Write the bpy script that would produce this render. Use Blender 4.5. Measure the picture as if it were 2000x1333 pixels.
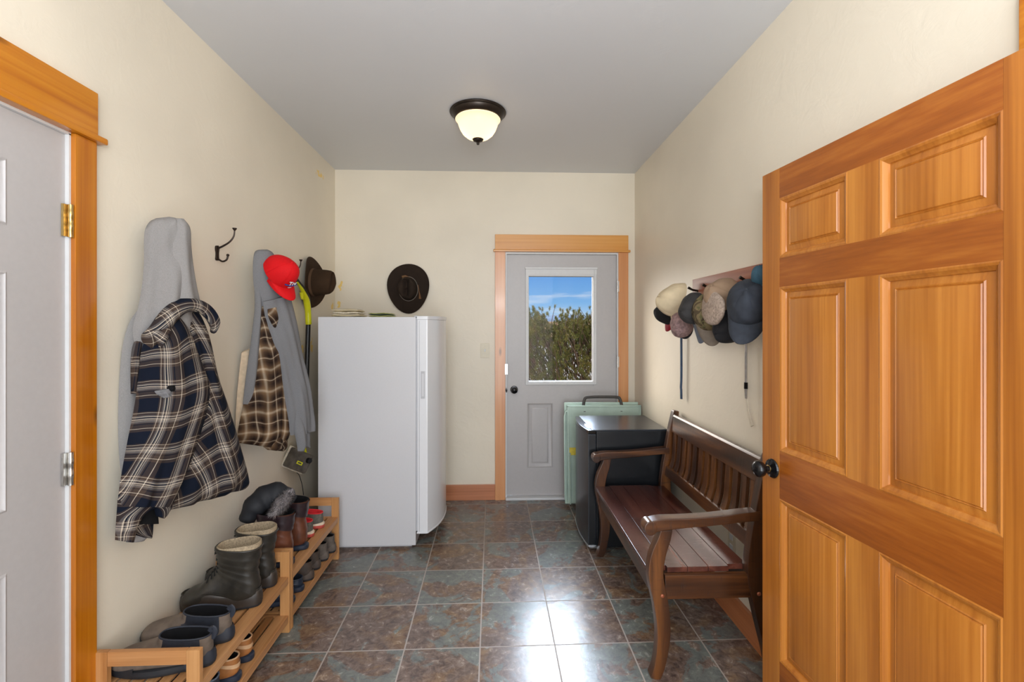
import bpy, bmesh, math, random
from mathutils import Vector, Matrix, Euler
PI = math.pi
R = math.radians
for o in list(bpy.data.objects): bpy.data.objects.remove(o)
scn = bpy.context.scene
COL = scn.collection

# ------------------------------------------------------------------ camera
cam_d = bpy.data.cameras.new('camera'); cam = bpy.data.objects.new('camera', cam_d); COL.objects.link(cam)
cam_d.sensor_fit = 'HORIZONTAL'; cam_d.sensor_width = 36.0; cam_d.lens = 912.6 / 2000 * 36
cam_d.shift_x = -0.0017; cam_d.shift_y = -0.0142
cam_d.clip_start = 0.05; cam_d.clip_end = 3000
cam.location = (0, 0, 1.46); cam.rotation_euler = (R(90), 0, -0.0396)
scn.camera = cam
scn.view_settings.view_transform = 'Standard'; scn.view_settings.look = 'None'
scn.view_settings.gamma = 1; scn.view_settings.use_curve_mapping = False
scn.view_settings.exposure = 0.0
scn.cycles.use_denoising = True
scn.cycles.max_bounces = 8; scn.cycles.diffuse_bounces = 5; scn.cycles.glossy_bounces = 4
scn.cycles.sample_clamp_indirect = 4.0
scn.cycles.caustics_reflective = False; scn.cycles.caustics_refractive = False

# ------------------------------------------------------------------ sky
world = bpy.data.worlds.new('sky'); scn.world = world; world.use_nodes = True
wt = world.node_tree; wt.nodes.clear()
def wn(t, **k):
    n = wt.nodes.new(t)
    for a, b in k.items(): setattr(n, a, b)
    return n
tc = wn('ShaderNodeTexCoord'); sep = wn('ShaderNodeSeparateXYZ'); wt.links.new(tc.outputs['Generated'], sep.inputs[0])
ramp = wn('ShaderNodeValToRGB'); wt.links.new(sep.outputs['Z'], ramp.inputs[0])
e = ramp.color_ramp.elements
e[0].position = 0.0; e[0].color = (0.60, 0.78, 0.93, 1)
e[1].position = 0.12; e[1].color = (0.12, 0.34, 0.78, 1)
x = ramp.color_ramp.elements.new(0.05); x.color = (0.24, 0.50, 0.86, 1)
x = ramp.color_ramp.elements.new(0.45); x.color = (0.62, 0.74, 0.90, 1)
mp = wn('ShaderNodeMapping'); mp.inputs['Scale'].default_value = (2.2, 2.2, 16); wt.links.new(tc.outputs['Generated'], mp.inputs[0])
nz = wn('ShaderNodeTexNoise'); nz.inputs['Scale'].default_value = 2.6; nz.inputs['Detail'].default_value = 6; wt.links.new(mp.outputs[0], nz.inputs[0])
cr = wn('ShaderNodeValToRGB'); cr.color_ramp.elements[0].position = 0.50; cr.color_ramp.elements[1].position = 0.72
wt.links.new(nz.outputs[0], cr.inputs[0])
mx = wn('ShaderNodeMixRGB'); wt.links.new(cr.outputs[0], mx.inputs[0]); wt.links.new(ramp.outputs[0], mx.inputs[1]); mx.inputs[2].default_value = (0.88, 0.92, 0.97, 1)
# bright sky patch added above the view, to put glare on the floor
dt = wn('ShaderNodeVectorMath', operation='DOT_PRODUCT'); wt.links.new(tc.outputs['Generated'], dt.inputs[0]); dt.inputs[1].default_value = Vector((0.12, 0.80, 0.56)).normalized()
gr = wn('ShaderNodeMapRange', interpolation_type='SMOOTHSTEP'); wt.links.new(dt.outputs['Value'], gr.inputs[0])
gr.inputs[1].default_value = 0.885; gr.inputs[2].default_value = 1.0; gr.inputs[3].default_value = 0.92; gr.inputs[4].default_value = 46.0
dt2 = wn('ShaderNodeVectorMath', operation='DOT_PRODUCT'); wt.links.new(tc.outputs['Generated'], dt2.inputs[0]); dt2.inputs[1].default_value = Vector((-0.58, 0.74, 0.34)).normalized()  # second bright patch added further left, to light the right wall
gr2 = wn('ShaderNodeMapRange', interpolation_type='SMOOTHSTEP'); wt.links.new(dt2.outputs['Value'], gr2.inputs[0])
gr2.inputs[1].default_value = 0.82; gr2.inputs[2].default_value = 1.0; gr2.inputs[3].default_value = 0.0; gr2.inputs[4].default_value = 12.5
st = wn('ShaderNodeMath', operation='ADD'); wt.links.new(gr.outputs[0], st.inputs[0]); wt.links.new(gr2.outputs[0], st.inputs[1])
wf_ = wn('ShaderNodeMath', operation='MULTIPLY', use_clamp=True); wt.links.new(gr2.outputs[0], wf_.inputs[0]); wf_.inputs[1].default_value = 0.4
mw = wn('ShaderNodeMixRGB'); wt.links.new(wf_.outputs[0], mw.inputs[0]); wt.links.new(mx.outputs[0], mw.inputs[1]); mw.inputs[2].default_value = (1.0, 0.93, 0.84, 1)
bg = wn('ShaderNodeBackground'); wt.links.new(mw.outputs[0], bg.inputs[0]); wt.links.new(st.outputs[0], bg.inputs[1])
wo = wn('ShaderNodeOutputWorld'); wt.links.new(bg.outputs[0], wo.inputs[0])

def light(name, kind, loc, rot, energy, color=(1, 1, 1), **k):
    d = bpy.data.lights.new(name, kind); d.energy = energy; d.color = color
    for a, b in k.items(): setattr(d, a, b)
    o = bpy.data.objects.new(name, d); COL.objects.link(o); o.location = loc; o.rotation_euler = rot
    return o
sun = light('sun', 'SUN', (0, 0, 10), (0, 0, 0), 2.2, (1.0, 0.93, 0.82), angle=R(0.6))
sun.rotation_euler = Vector((-0.55, 0.55, -0.62)).to_track_quat('-Z', 'Y').to_euler()
# soft area light added behind the camera, standing in for the adjoining room's daylight
light('rear_fill_light', 'AREA', (0.20, -1.00, 1.42), (R(90), 0, R(7)), 84, (0.94, 0.97, 1.0), shape='RECTANGLE', size=1.8, size_y=2.5)
# the photographer's flash, bounced off the ceiling
light('bounce_flash', 'AREA', (0.05, -0.25, 1.85), (R(180 - 12), 0, 0), 44, (0.96, 0.98, 1.0), shape='DISK', size=0.35)
light('lamp_bulb_light', 'POINT', (-0.155, 2.85, 2.655), (0, 0, 0), 0.10, (1.0, 0.82, 0.56), shadow_soft_size=0.022)
light('lamp_bulb_light', 'POINT', (-0.055, 2.85, 2.655), (0, 0, 0), 0.10, (1.0, 0.82, 0.56), shadow_soft_size=0.022)

# ------------------------------------------------------------------ materials
def srgb(c):
    if max(c) > 1: c = [v / 255 for v in c]
    return tuple([(v / 12.92 if v <= 0.04045 else ((v + 0.055) / 1.055) ** 2.4) for v in c]) + (1,)
class NT:
    def __init__(s, name):
        s.m = bpy.data.materials.new(name); s.m.use_nodes = True; s.t = s.m.node_tree; s.t.nodes.clear()
        s.out = s.n('ShaderNodeOutputMaterial'); s.b = s.n('ShaderNodeBsdfPrincipled'); s.l(s.b.outputs[0], s.out.inputs[0])
    def n(s, t, **k):
        q = s.t.nodes.new(t)
        for a, b in k.items(): setattr(q, a, b)
        return q
    def l(s, a, b): s.t.links.new(a, b)
    def coord(s, kind='Object'): return s.n('ShaderNodeTexCoord').outputs[kind]
    def map(s, src, scale=(1, 1, 1), rot=(0, 0, 0), loc=(0, 0, 0)):
        q = s.n('ShaderNodeMapping'); s.l(src, q.inputs[0]); q.inputs['Scale'].default_value = scale
        q.inputs['Rotation'].default_value = rot; q.inputs['Location'].default_value = loc; return q.outputs[0]
    def noise(s, src, scale, detail=4, rough=0.5, dist=0.0):
        q = s.n('ShaderNodeTexNoise'); s.l(src, q.inputs[0]); q.inputs['Scale'].default_value = scale
        q.inputs['Detail'].default_value = detail; q.inputs['Roughness'].default_value = rough; q.inputs['Distortion'].default_value = dist
        return q.outputs[0]
    def math(s, op, a, b=None, c=None, clamp=False):
        q = s.n('ShaderNodeMath', operation=op, use_clamp=clamp)
        for i, v in enumerate((a, b, c)):
            if v is None: continue
            if isinstance(v, (int, float)): q.inputs[i].default_value = v
            else: s.l(v, q.inputs[i])
        return q.outputs[0]
    def ramp(s, f, stops, interp='LINEAR'):
        q = s.n('ShaderNodeValToRGB'); s.l(f, q.inputs[0]); q.color_ramp.interpolation = interp
        el = q.color_ramp.elements
        while len(el) > 1: el.remove(el[-1])
        el[0].position = stops[0][0]; el[0].color = stops[0][1]
        for p, c in stops[1:]:
            y = el.new(p); y.color = c
        return q.outputs[0]
    def mix(s, f, a, b, mode='MIX'):
        q = s.n('ShaderNodeMixRGB', blend_type=mode)
        for i, v in enumerate((f, a, b)):
            if isinstance(v, (int, float)): q.inputs[i].default_value = v
            elif isinstance(v, tuple): q.inputs[i].default_value = v
            else: s.l(v, q.inputs[i])
        return q.outputs[0]
    def sep(s, v):
        q = s.n('ShaderNodeSeparateXYZ'); s.l(v, q.inputs[0]); return q.outputs
    def comb(s, x, y, z=0.0):
        q = s.n('ShaderNodeCombineXYZ')
        for i, v in enumerate((x, y, z)):
            if isinstance(v, (int, float)): q.inputs[i].default_value = v
            else: s.l(v, q.inputs[i])
        return q.outputs[0]
    def bump(s, h, strength=0.3, dist=0.01):
        q = s.n('ShaderNodeBump'); s.l(h, q.inputs['Height']); q.inputs['Strength'].default_value = strength
        q.inputs['Distance'].default_value = dist; s.l(q.outputs[0], s.b.inputs['Normal'])
    def set(s, col=None, rough=None, metal=None, spec=None, **k):
        for key, v in (('Base Color', col), ('Roughness', rough), ('Metallic', metal), ('Specular IOR Level', spec)):
            if v is None: continue
            if isinstance(v, (int, float, tuple)): s.b.inputs[key].default_value = v
            else: s.l(v, s.b.inputs[key])
        for a, v in k.items(): s.b.inputs[a.replace('_', ' ')].default_value = v
        return s.m

def plain(name, c, rough=0.5, metal=0.0, spec=0.5, var=0.06, scale=40, bump=0.0, **k):
    a = NT(name); v = a.noise(a.coord(), scale, 3)
    c = srgb(c); lo = tuple([q * (1 - var * 2) for q in c[:3]]) + (1,); hi = tuple([min(1, q * (1 + var * 2)) for q in c[:3]]) + (1,)
    col = a.ramp(v, [(0.3, lo), (0.7, hi)])
    if bump: a.bump(a.noise(a.coord(), scale * 3, 3), bump, 0.002)
    return a.set(col, rough, metal, spec, **k)

def wood(name, dark, mid, lite, axis='Z', rough=0.35, scale=1.0, coat=0.0, knots=False, fine=0.35, spec=0.5):
    a = NT(name); co = a.coord()
    st = {'X': (0.6, 9, 9), 'Y': (9, 0.6, 9), 'Z': (9, 9, 0.6)}[axis]
    st = tuple([q * scale for q in st])
    m1 = a.map(co, st)
    n1 = a.noise(m1, 1.0, 5, 0.55, 0.6)
    m2 = a.map(co, tuple([q * (9 if q > scale else 2) for q in st]))
    n2 = a.noise(m2, 1.0, 3, 0.6)
    f = a.math('ADD', a.math('MULTIPLY', n1, 1 - fine), a.math('MULTIPLY', n2, fine))
    col = a.ramp(f, [(0.34, srgb(dark)), (0.50, srgb(mid)), (0.66, srgb(lite))])
    if knots:
        vo = a.n('ShaderNodeTexVoronoi'); a.l(a.map(co, {'X': (2.2, 7, 7), 'Y': (7, 2.2, 7), 'Z': (7, 7, 2.2)}[axis]), vo.inputs[0]); vo.inputs['Scale'].default_value = 1.0
        kf = a.ramp(vo.outputs['Distance'], [(0.035, (1, 1, 1, 1)), (0.10, (0, 0, 0, 1))])
        col = a.mix(a.math('MULTIPLY', kf, 0.65), col, srgb([v * 0.5 for v in dark]))
    a.bump(n2, 0.06, 0.002)
    return a.set(col, rough, 0, spec, Coat_Weight=coat, Coat_Roughness=0.15)

def wall_paint(name, c, marks=None):
    a = NT(name); co = a.coord()
    big = a.noise(co, 1.3, 3)
    c0 = srgb(c); c1 = srgb([v * 0.955 for v in c])
    col = a.ramp(big, [(0.35, c1), (0.65, c0)])
    if marks:
        sp = a.sep(co); nn = a.noise(co, 34, 4)
        for (ax, u, v, ru, rv) in marks:
            U = sp[ax]; W = sp[2]
            d = a.math('ADD', a.math('POWER', a.math('ABSOLUTE', a.math('DIVIDE', a.math('SUBTRACT', U, u), ru)), 2), a.math('POWER', a.math('ABSOLUTE', a.math('DIVIDE', a.math('SUBTRACT', W, v), rv)), 2))
            f = a.math('MULTIPLY', a.math('LESS_THAN', a.math('ADD', d, a.math('MULTIPLY', nn, 4.2)), 2.5), 0.7)
            col = a.mix(f, col, srgb((240, 198, 50)))
    h = a.ramp(a.noise(co, 9, 5, 0.6, 1.0), [(0.45, (0, 0, 0, 1)), (0.62, (1, 1, 1, 1))])
    a.bump(h, 0.10, 0.004)
    return a.set(col, 0.42, 0, 0.4)

M = {}
M['wall_l'] = wall_paint('wall_paint_left', (232, 222, 203), [(1, 3.62, 2.62, 0.10, 0.03), (1, 3.28, 1.30, 0.03, 0.09), (1, 3.45, 1.32, 0.03, 0.10), (1, 3.88, 1.62, 0.03, 0.07)])
M['wall_b'] = wall_paint('wall_paint_back', (232, 222, 203), [(0, -1.285, 1.80, 0.025, 0.05), (0, -1.30, 1.64, 0.018, 0.05)])
M['wall_r'] = wall_paint('wall_paint_right', (232, 222, 203))
a = NT('ceiling_paint'); co = a.coord()
a.bump(a.ramp(a.noise(co, 7, 5, 0.6, 1.2), [(0.45, (0, 0, 0, 1)), (0.6, (1, 1, 1, 1))]), 0.06, 0.004)
M['ceil'] = a.set(a.ramp(a.noise(co, 1.2, 3), [(0.3, srgb((206, 208, 212))), (0.7, srgb((209, 211, 215)))]), 0.40, 0, 0.5)

# slate look tiles
a = NT('slate_tiles'); co = a.coord('Object')
m = a.map(co, rot=(0, 0, -0.0061))
sp = a.sep(m); T = 0.3412
tu = a.math('DIVIDE', a.math('SUBTRACT', sp[0], -0.0557), T); tv = a.math('DIVIDE', a.math('SUBTRACT', sp[1], 3.8362), T)
fu = a.math('FRACT', tu); fv = a.math('FRACT', tv)
du = a.math('MINIMUM', fu, a.math('SUBTRACT', 1.0, fu)); dv = a.math('MINIMUM', fv, a.math('SUBTRACT', 1.0, fv))
dd = a.math('MINIMUM', du, dv)
grout = a.math('LESS_THAN', dd, 0.0095)
wn_ = a.n('ShaderNodeTexWhiteNoise'); a.l(a.comb(a.math('FLOOR', tu), a.math('FLOOR', tv), 3.0), wn_.inputs[0])
off = a.n('ShaderNodeVectorMath', operation='MULTIPLY_ADD'); a.l(wn_.outputs['Color'], off.inputs[0]); off.inputs[1].default_value = (9, 9, 9); a.l(co, off.inputs[2])
v = off.outputs[0]
n1 = a.noise(v, 3.0, 8, 0.62, 1.2); n2 = a.noise(v, 26, 8, 0.72, 0.6); n3 = a.noise(a.map(v, loc=(5, 2, 1)), 3.6, 7, 0.62, 1.5)
base = a.ramp(n2, [(0.32, srgb((66, 54, 50))), (0.45, srgb((98, 82, 74))), (0.56, srgb((122, 104, 94))), (0.70, srgb((148, 130, 116)))])
base = a.mix(a.ramp(n3, [(0.48, (0, 0, 0, 1)), (0.62, (.8, .8, .8, 1))]), base, a.ramp(n2, [(0.35, srgb((96, 68, 52))), (0.65, srgb((148, 120, 88)))]))
green = a.ramp(n2, [(0.3, srgb((88, 94, 92))), (0.7, srgb((126, 132, 126)))])
base = a.mix(a.ramp(n1, [(0.505, (0, 0, 0, 1)), (0.535, (0.85, 0.85, 0.85, 1))]), base, green)
col = a.mix(grout, base, srgb((158, 146, 136)))
hgt = a.math('SUBTRACT', a.math('MULTIPLY', a.noise(v, 11, 6, 0.55, 1.5), 0.45), a.math('MULTIPLY', grout, 0.6))
a.bump(hgt, 0.32, 0.006)
M['tile'] = a.set(col, a.math('ADD', a.math('MULTIPLY', n2, 0.12), a.math('ADD', 0.20, a.math('MULTIPLY', grout, 0.4))), 0, 0.6)

M['cedar_z'] = wood('cedar_door_wood', (144, 80, 24), (174, 106, 38), (196, 128, 52), 'Z', 0.30, 1.0, 0.25)
M['cedar_y'] = wood('cedar_rail_wood', (128, 66, 16), (152, 82, 24), (176, 106, 38), 'Y', 0.30, 1.0, 0.25)
M['fir_z'] = wood('orange_fir_wood', (158, 82, 4), (184, 108, 10), (200, 126, 24), 'Z', 0.25, 0.8, 0.4, True)
M['fir_y'] = wood('orange_fir_header', (158, 84, 4), (186, 112, 10), (202, 130, 26), 'Y', 0.25, 0.8, 0.4, True)
M['pine_z'] = wood('pine_casing_wood', (184, 116, 62), (206, 140, 86), (216, 156, 104), 'Z', 0.30, 0.8, 0.3, True)
M['pine_x'] = wood('pine_header_wood', (190, 122, 48), (208, 144, 66), (220, 160, 84), 'X', 0.32, 0.8, 0.2, True)
M['base_x'] = wood('baseboard_wood', (158, 96, 60), (184, 116, 78), (196, 132, 94), 'X', 0.35, 0.8, 0.2, True)
M['base_y'] = wood('baseboard_wood_side', (166, 98, 58), (190, 118, 74), (204, 136, 92), 'Y', 0.35, 0.8, 0.2, True)
def distressed(name, axis, d_=(38, 18, 6), m__=(70, 38, 15), l_=(114, 70, 32), rough=0.30):
    a = NT(name); co = a.coord()
    st_ = {'X': (1.0, 14, 14), 'Y': (14, 1.0, 14), 'Z': (14, 14, 1.0)}[axis]; cs = {'X': (110, 9, 9), 'Y': (9, 110, 9), 'Z': (9, 9, 110)}[axis]
    g = a.noise(a.map(co, st_), 1.0, 6, 0.6, 0.5); c_ = a.noise(a.map(co, cs), 1.0, 3, 0.6)
    col = a.ramp(g, [(0.34, srgb(d_)), (0.50, srgb(m__)), (0.68, srgb(l_))])
    nick = a.ramp(c_, [(0.62, (0, 0, 0, 1)), (0.70, (1, 1, 1, 1))])
    col = a.mix(a.math('MULTIPLY', nick, 0.55), col, srgb((22, 10, 6)))
    a.bump(a.math('SUBTRACT', g, a.math('MULTIPLY', nick, 0.8)), 0.25, 0.002)
    return a.set(col, rough, 0, 0.5, Coat_Weight=0.25, Coat_Roughness=0.2)
for ax in 'XYZ': M['bench_' + ax.lower()] = distressed('dark_bench_wood_' + ax, ax)
M['seat_y'] = distressed('bench_seat_wood', 'Y', (48, 20, 15), (74, 36, 27), (98, 56, 43), 0.22)
M['bam_y'] = wood('bamboo_slat', (160, 108, 62), (184, 134, 86), (200, 154, 108), 'Y', 0.42, 1.6)
M['bam_x'] = wood('bamboo_rail', (160, 106, 58), (184, 130, 80), (200, 150, 100), 'X', 0.42, 1.6)
M['bam_z'] = wood('bamboo_post', (162, 108, 60), (186, 134, 82), (202, 152, 100), 'Z', 0.42, 1.6)
M['rail'] = wood('hook_rail_wood', (120, 64, 44), (150, 88, 62), (172, 108, 80), 'Y', 0.45, 1.0, 0.08)
M['grey_door'] = plain('grey_door_paint', (180, 176, 175), 0.38, bump=0.04, var=0.01, scale=60)
M['white_trim'] = plain('white_trim', (208, 208, 208), 0.45, var=0.01)
M['bronze'] = plain('dark_bronze', (52, 44, 38), 0.35, 0.7)
M['oilbronze'] = plain('oil_rubbed_bronze', (44, 32, 24), 0.38, 0.6)
M['black_gloss'] = plain('black_gloss', (18, 18, 20), 0.12, 0.2, var=0.01)
M['brass'] = plain('brass', (196, 168, 112), 0.25, 0.95)
M['steel'] = plain('brushed_steel', (190, 188, 184), 0.25, 0.95)
M['copper'] = plain('copper_peg', (150, 84, 56), 0.35, 0.3)
M['freezer'] = plain('freezer_enamel', (205, 205, 208), 0.30, var=0.005, scale=90, bump=0.05)
M['freezer_door'] = plain('freezer_door_enamel', (226, 227, 230), 0.18, var=0.003)
M['grey_plastic'] = plain('grey_plastic', (186, 186, 190), 0.35, var=0.01)
M['mf_black'] = plain('black_fridge_enamel', (22, 24, 27), 0.28, var=0.02)
M['mf_top'] = plain('black_fridge_top', (40, 44, 50), 0.24, var=0.05, scale=12)
M['mf_door'] = plain('grey_black_fridge_door', (58, 62, 68), 0.28, 0.5, var=0.02)
M['silver'] = plain('silver_line', (205, 208, 212), 0.2, 0.8, var=0.01)
M['green_metal'] = plain('pale_green_metal', (176, 196, 182), 0.4, 0.2, var=0.05, scale=10)
M['dark_plastic'] = plain('dark_grey_plastic', (64, 60, 56), 0.5)
M['yellow_lbl'] = plain('yellow_sticker', (222, 200, 70), 0.5)
M['heather'] = plain('heather_grey_fleece', (138, 135, 133), 0.95, spec=0.15, var=0.06, scale=420, bump=0.3)
M['heather2'] = plain('heather_grey_fleece_dark', (120, 120, 122), 0.95, spec=0.15, var=0.06, scale=420, bump=0.3)
M['cream_cloth'] = plain('cream_lining', (206, 186, 160), 0.95, spec=0.1)
M['dark_inside'] = plain('dark_lining', (16, 16, 18), 0.9, spec=0.2)
M['red'] = plain('red_twill', (206, 12, 20), 0.75, spec=0.25, var=0.02, scale=120, bump=0.15)
M['white_thread'] = plain('white_thread', (232, 232, 236), 0.7)
M['blue_thread'] = plain('blue_thread', (36, 60, 140), 0.7)
M['hat_brown'] = plain('brown_felt', (56, 40, 26), 0.9, spec=0.2, var=0.08, scale=14, bump=0.1)
M['hat_band'] = plain('brown_hat_band', (88, 62, 40), 0.7)
M['hat_dark'] = plain('dark_brown_felt', (44, 34, 27), 0.9, spec=0.2, var=0.06, scale=14, bump=0.1)
M['cord'] = plain('grey_cord', (128, 120, 110), 0.6)
M['tassel'] = plain('brown_tassel', (110, 76, 44), 0.7)
M['vac_yel'] = plain('yellow_green_plastic', (206, 206, 26), 0.35, var=0.02)
M['vac_blk'] = plain('black_plastic', (26, 26, 28), 0.35)
M['clear_grey'] = plain('smoky_grey_plastic', (86, 80, 72), 0.15, var=0.2, scale=20)
M['ivory'] = plain('ivory_plastic', (206, 196, 172), 0.35, var=0.02)
M['cap_navy'] = plain('worn_navy_oilcloth', (54, 58, 66), 0.8, spec=0.25, var=0.16, scale=14)
M['cap_cream'] = plain('cream_canvas', (206, 188, 156), 0.85, var=0.06, scale=14)
M['cap_black'] = plain('washed_black_cotton', (50, 48, 48), 0.85, var=0.2, scale=18)
M['cap_steel'] = plain('grey_blue_brim', (104, 112, 126), 0.6, var=0.12, scale=14)
M['cap_mauve'] = plain('mauve_mottled_knit', (138, 112, 110), 0.9, var=0.2, scale=60)
M['cap_tan'] = plain('tan_twill', (150, 124, 100), 0.85, var=0.08, scale=14)
M['sherpa'] = plain('grey_tan_sherpa', (172, 154, 140), 0.98, spec=0.1, var=0.16, scale=110, bump=1.0)
a = NT('olive_camo'); M['cap_olive'] = a.set(a.ramp(a.noise(a.coord(), 22, 2, 0.5, 1.0), [(0.0, srgb((88, 76, 58))), (0.44, srgb((128, 114, 84))), (0.53, srgb((104, 100, 70))), (0.60, srgb((74, 62, 48)))], 'CONSTANT'), 0.9, 0, 0.2)
M['cap_taupe'] = plain('taupe_brim', (118, 106, 94), 0.85, var=0.12, scale=14)
M['cap_blk2'] = plain('black_felt_cap', (24, 24, 28), 0.9)
M['cap_red2'] = plain('dark_red_cloth', (140, 18, 36), 0.85)
M['cap_teal'] = plain('teal_blue_cloth', (52, 86, 104), 0.8, var=0.1)
M['belt_blue'] = plain('blue_leather_strap', (44, 66, 92), 0.5, var=0.1)
M['tag_tan'] = plain('tan_paddle', (206, 196, 176), 0.5)
M['rubber'] = plain('black_rubber', (38, 40, 44), 0.55, spec=0.4, var=0.12, scale=20)
M['blue_rubber'] = plain('blue_black_rubber', (34, 44, 60), 0.4, var=0.08)
M['duck_leather'] = plain('dark_olive_leather', (46, 43, 38), 0.38, var=0.2, scale=18, bump=0.25)
M['duck_rubber'] = plain('dark_brown_rubber', (52, 44, 38), 0.42, var=0.15, scale=14)
M['shearling'] = plain('tan_boot_lining', (158, 142, 118), 0.98, spec=0.1, var=0.14, scale=160, bump=0.5)
M['brown_leather'] = plain('brown_leather', (98, 56, 38), 0.34, var=0.16, scale=16, bump=0.2)
M['cuff_leather'] = plain('dark_boot_cuff', (46, 34, 38), 0.28, var=0.1)
M['slip_brown'] = plain('worn_brown_nubuck', (108, 95, 84), 0.8, var=0.16, scale=22, bump=0.2)
M['slip_navy'] = plain('navy_elastic', (36, 40, 50), 0.6, var=0.1)
M['tan_leather'] = plain('tan_leather', (166, 108, 58), 0.5, var=0.14, scale=20)
M['tan_lite'] = plain('pale_tan_strap', (204, 164, 124), 0.6)
M['fleece'] = plain('grey_blue_fleece', (96, 106, 122), 0.98, var=0.25, scale=120, bump=1.0)
M['sneak_grey'] = plain('grey_mesh', (92, 88, 80), 0.85, var=0.14, scale=80)
M['sneak_red'] = plain('red_sneaker_cloth', (206, 36, 44), 0.8)
M['sneak_sole'] = plain('coral_sole', (186, 76, 66), 0.6)
M['sneak_white'] = plain('cream_midsole', (212, 192, 168), 0.6)
M['hike_brown'] = plain('brown_hiking_leather', (72, 60, 52), 0.6, var=0.16, scale=20)
M['hike_grey'] = plain('grey_brown_suede', (96, 86, 78), 0.8, var=0.16, scale=20)
M['lace_tan'] = plain('tan_lace', (176, 146, 108), 0.8)
M['lace_blk'] = plain('black_lace', (20, 20, 20), 0.8)
M['fur'] = plain('grey_fur', (104, 98, 98), 0.98, spec=0.1, var=0.3, scale=30)
a = NT('grey_fur_hair'); M['fur_hair'] = a.set(a.ramp(a.n('ShaderNodeNewGeometry').outputs['Random Per Island'], [(0.1, srgb((92, 86, 88))), (0.5, srgb((150, 142, 142))), (0.9, srgb((196, 190, 188)))]), 0.95, 0, 0.1)
M['blk_cloth'] = plain('black_hat_cloth', (18, 20, 26), 0.7)
M['towel_w'] = plain('white_towel', (214, 204, 184), 0.95, var=0.1, scale=90)
M['towel_g'] = plain('green_yellow_rag', (186, 190, 120), 0.95, var=0.1, scale=60)
M['towel_d'] = plain('dark_green_stripe', (62, 78, 66), 0.95)
M['bark'] = plain('pine_bark', (92, 70, 54), 0.9, var=0.15)
M['ground'] = plain('dry_ground', (84, 74, 60), 0.95, var=0.2, scale=2)
M['hill'] = plain('distant_mountain', (88, 100, 118), 1.0, spec=0.0, var=0.12, scale=0.02)
M['hill2'] = plain('dry_brown_hill', (128, 104, 80), 1.0, spec=0.0, var=0.16, scale=0.2)
a = NT('pine_needles'); gi = a.n('ShaderNodeNewGeometry')
M['needle'] = a.set(a.ramp(a.math('ADD', a.math('MULTIPLY', gi.outputs['Random Per Island'], 0.5), a.math('MULTIPLY', a.noise(a.coord(), 3.2, 3), 0.6)),
    [(0.2, srgb((44, 50, 22))), (0.5, srgb((92, 96, 44))), (0.7, srgb((132, 124, 60))), (0.85, srgb((150, 116, 64)))]), 0.7, 0, 0.3)
# towel with stripes
a = NT('striped_towel'); s_ = a.sep(a.coord()); f = a.math('FRACT', a.math('MULTIPLY', s_[2], 95.0))
M['towel_s'] = a.set(a.mix(a.math('GREATER_THAN', f, 0.55), srgb((222, 212, 190)), srgb((176, 158, 112))), 0.95, 0, 0.1)
# glass
a = NT('window_glass'); a.t.nodes.remove(a.b)
tr = a.n('ShaderNodeBsdfTransparent'); gl = a.n('ShaderNodeBsdfGlossy'); gl.inputs['Roughness'].default_value = 0.02
fr = a.n('ShaderNodeFresnel'); fr.inputs[0].default_value = 1.12; mxs = a.n('ShaderNodeMixShader')
a.l(fr.outputs[0], mxs.inputs[0]); a.l(tr.outputs[0], mxs.inputs[1]); a.l(gl.outputs[0], mxs.inputs[2]); a.l(mxs.outputs[0], a.out.inputs[0]); M['glass'] = a.m
# lamp shade glass: frosted, glowing
a = NT('frosted_lamp_glass')
tl = a.n('ShaderNodeBsdfTranslucent'); tl.inputs[0].default_value = srgb((255, 236, 200))
em = a.n('ShaderNodeEmission'); em.inputs[0].default_value = (1.0, 0.83, 0.60, 1); em.inputs[1].default_value = 0.86
ad = a.n('ShaderNodeAddShader'); a.l(tl.outputs[0], ad.inputs[0]); a.l(em.outputs[0], ad.inputs[1])
a.b.inputs['Base Color'].default_value = srgb((250, 236, 210)); a.b.inputs['Roughness'].default_value = 0.2
mm = a.n('ShaderNodeMixShader'); mm.inputs[0].default_value = 0.9; a.l(a.b.outputs[0], mm.inputs[1]); a.l(ad.outputs[0], mm.inputs[2]); a.l(mm.outputs[0], a.out.inputs[0]); M['shade'] = a.m

def plaid(name, base, dark, mid, lite, per, rough=0.9, soft=False):
    a = NT(name); uv = a.coord('UV'); s = a.sep(uv)
    def stripes(x):
        f = a.math('FRACT', a.math('DIVIDE', x, per))
        st = [(0.0, dark), (0.17, base), (0.205, lite), (0.218, base), (0.28, mid), (0.315, lite), (0.335, dark), (0.36, mid), (0.385, lite), (0.41, dark), (0.43, lite),
              (0.445, mid), (0.50, base), (0.53, dark), (0.55, base), (0.66, lite), (0.673, base), (0.76, dark)]
        if soft:
            st = [(0.0, dark), (0.12, base), (0.25, mid), (0.33, lite), (0.42, mid), (0.55, base), (0.7, dark), (0.78, base), (0.82, lite), (0.86, base), (1.0, dark)]
            return a.ramp(f, [(p, srgb(c)) for p, c in st], 'LINEAR')
        return a.ramp(f, [(p, srgb(c)) for p, c in st], 'CONSTANT')
    cu = stripes(s[0]); cv = stripes(s[1])
    tw = a.n('ShaderNodeTexChecker'); a.l(uv, tw.inputs[0]); tw.inputs['Scale'].default_value = 900
    f = a.math('ADD', 0.36, a.math('MULTIPLY', tw.outputs['Fac'], 0.28))
    col = a.mix(f, cu, cv)
    a.bump(a.noise(uv, 500, 2), 0.2, 0.001)
    return a.set(col, rough, 0, 0.15)
M['plaid_navy'] = plaid('navy_brown_white_plaid', (68, 56, 49), (15, 21, 34), (108, 102, 99), (212, 198, 178), 0.122)
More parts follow.
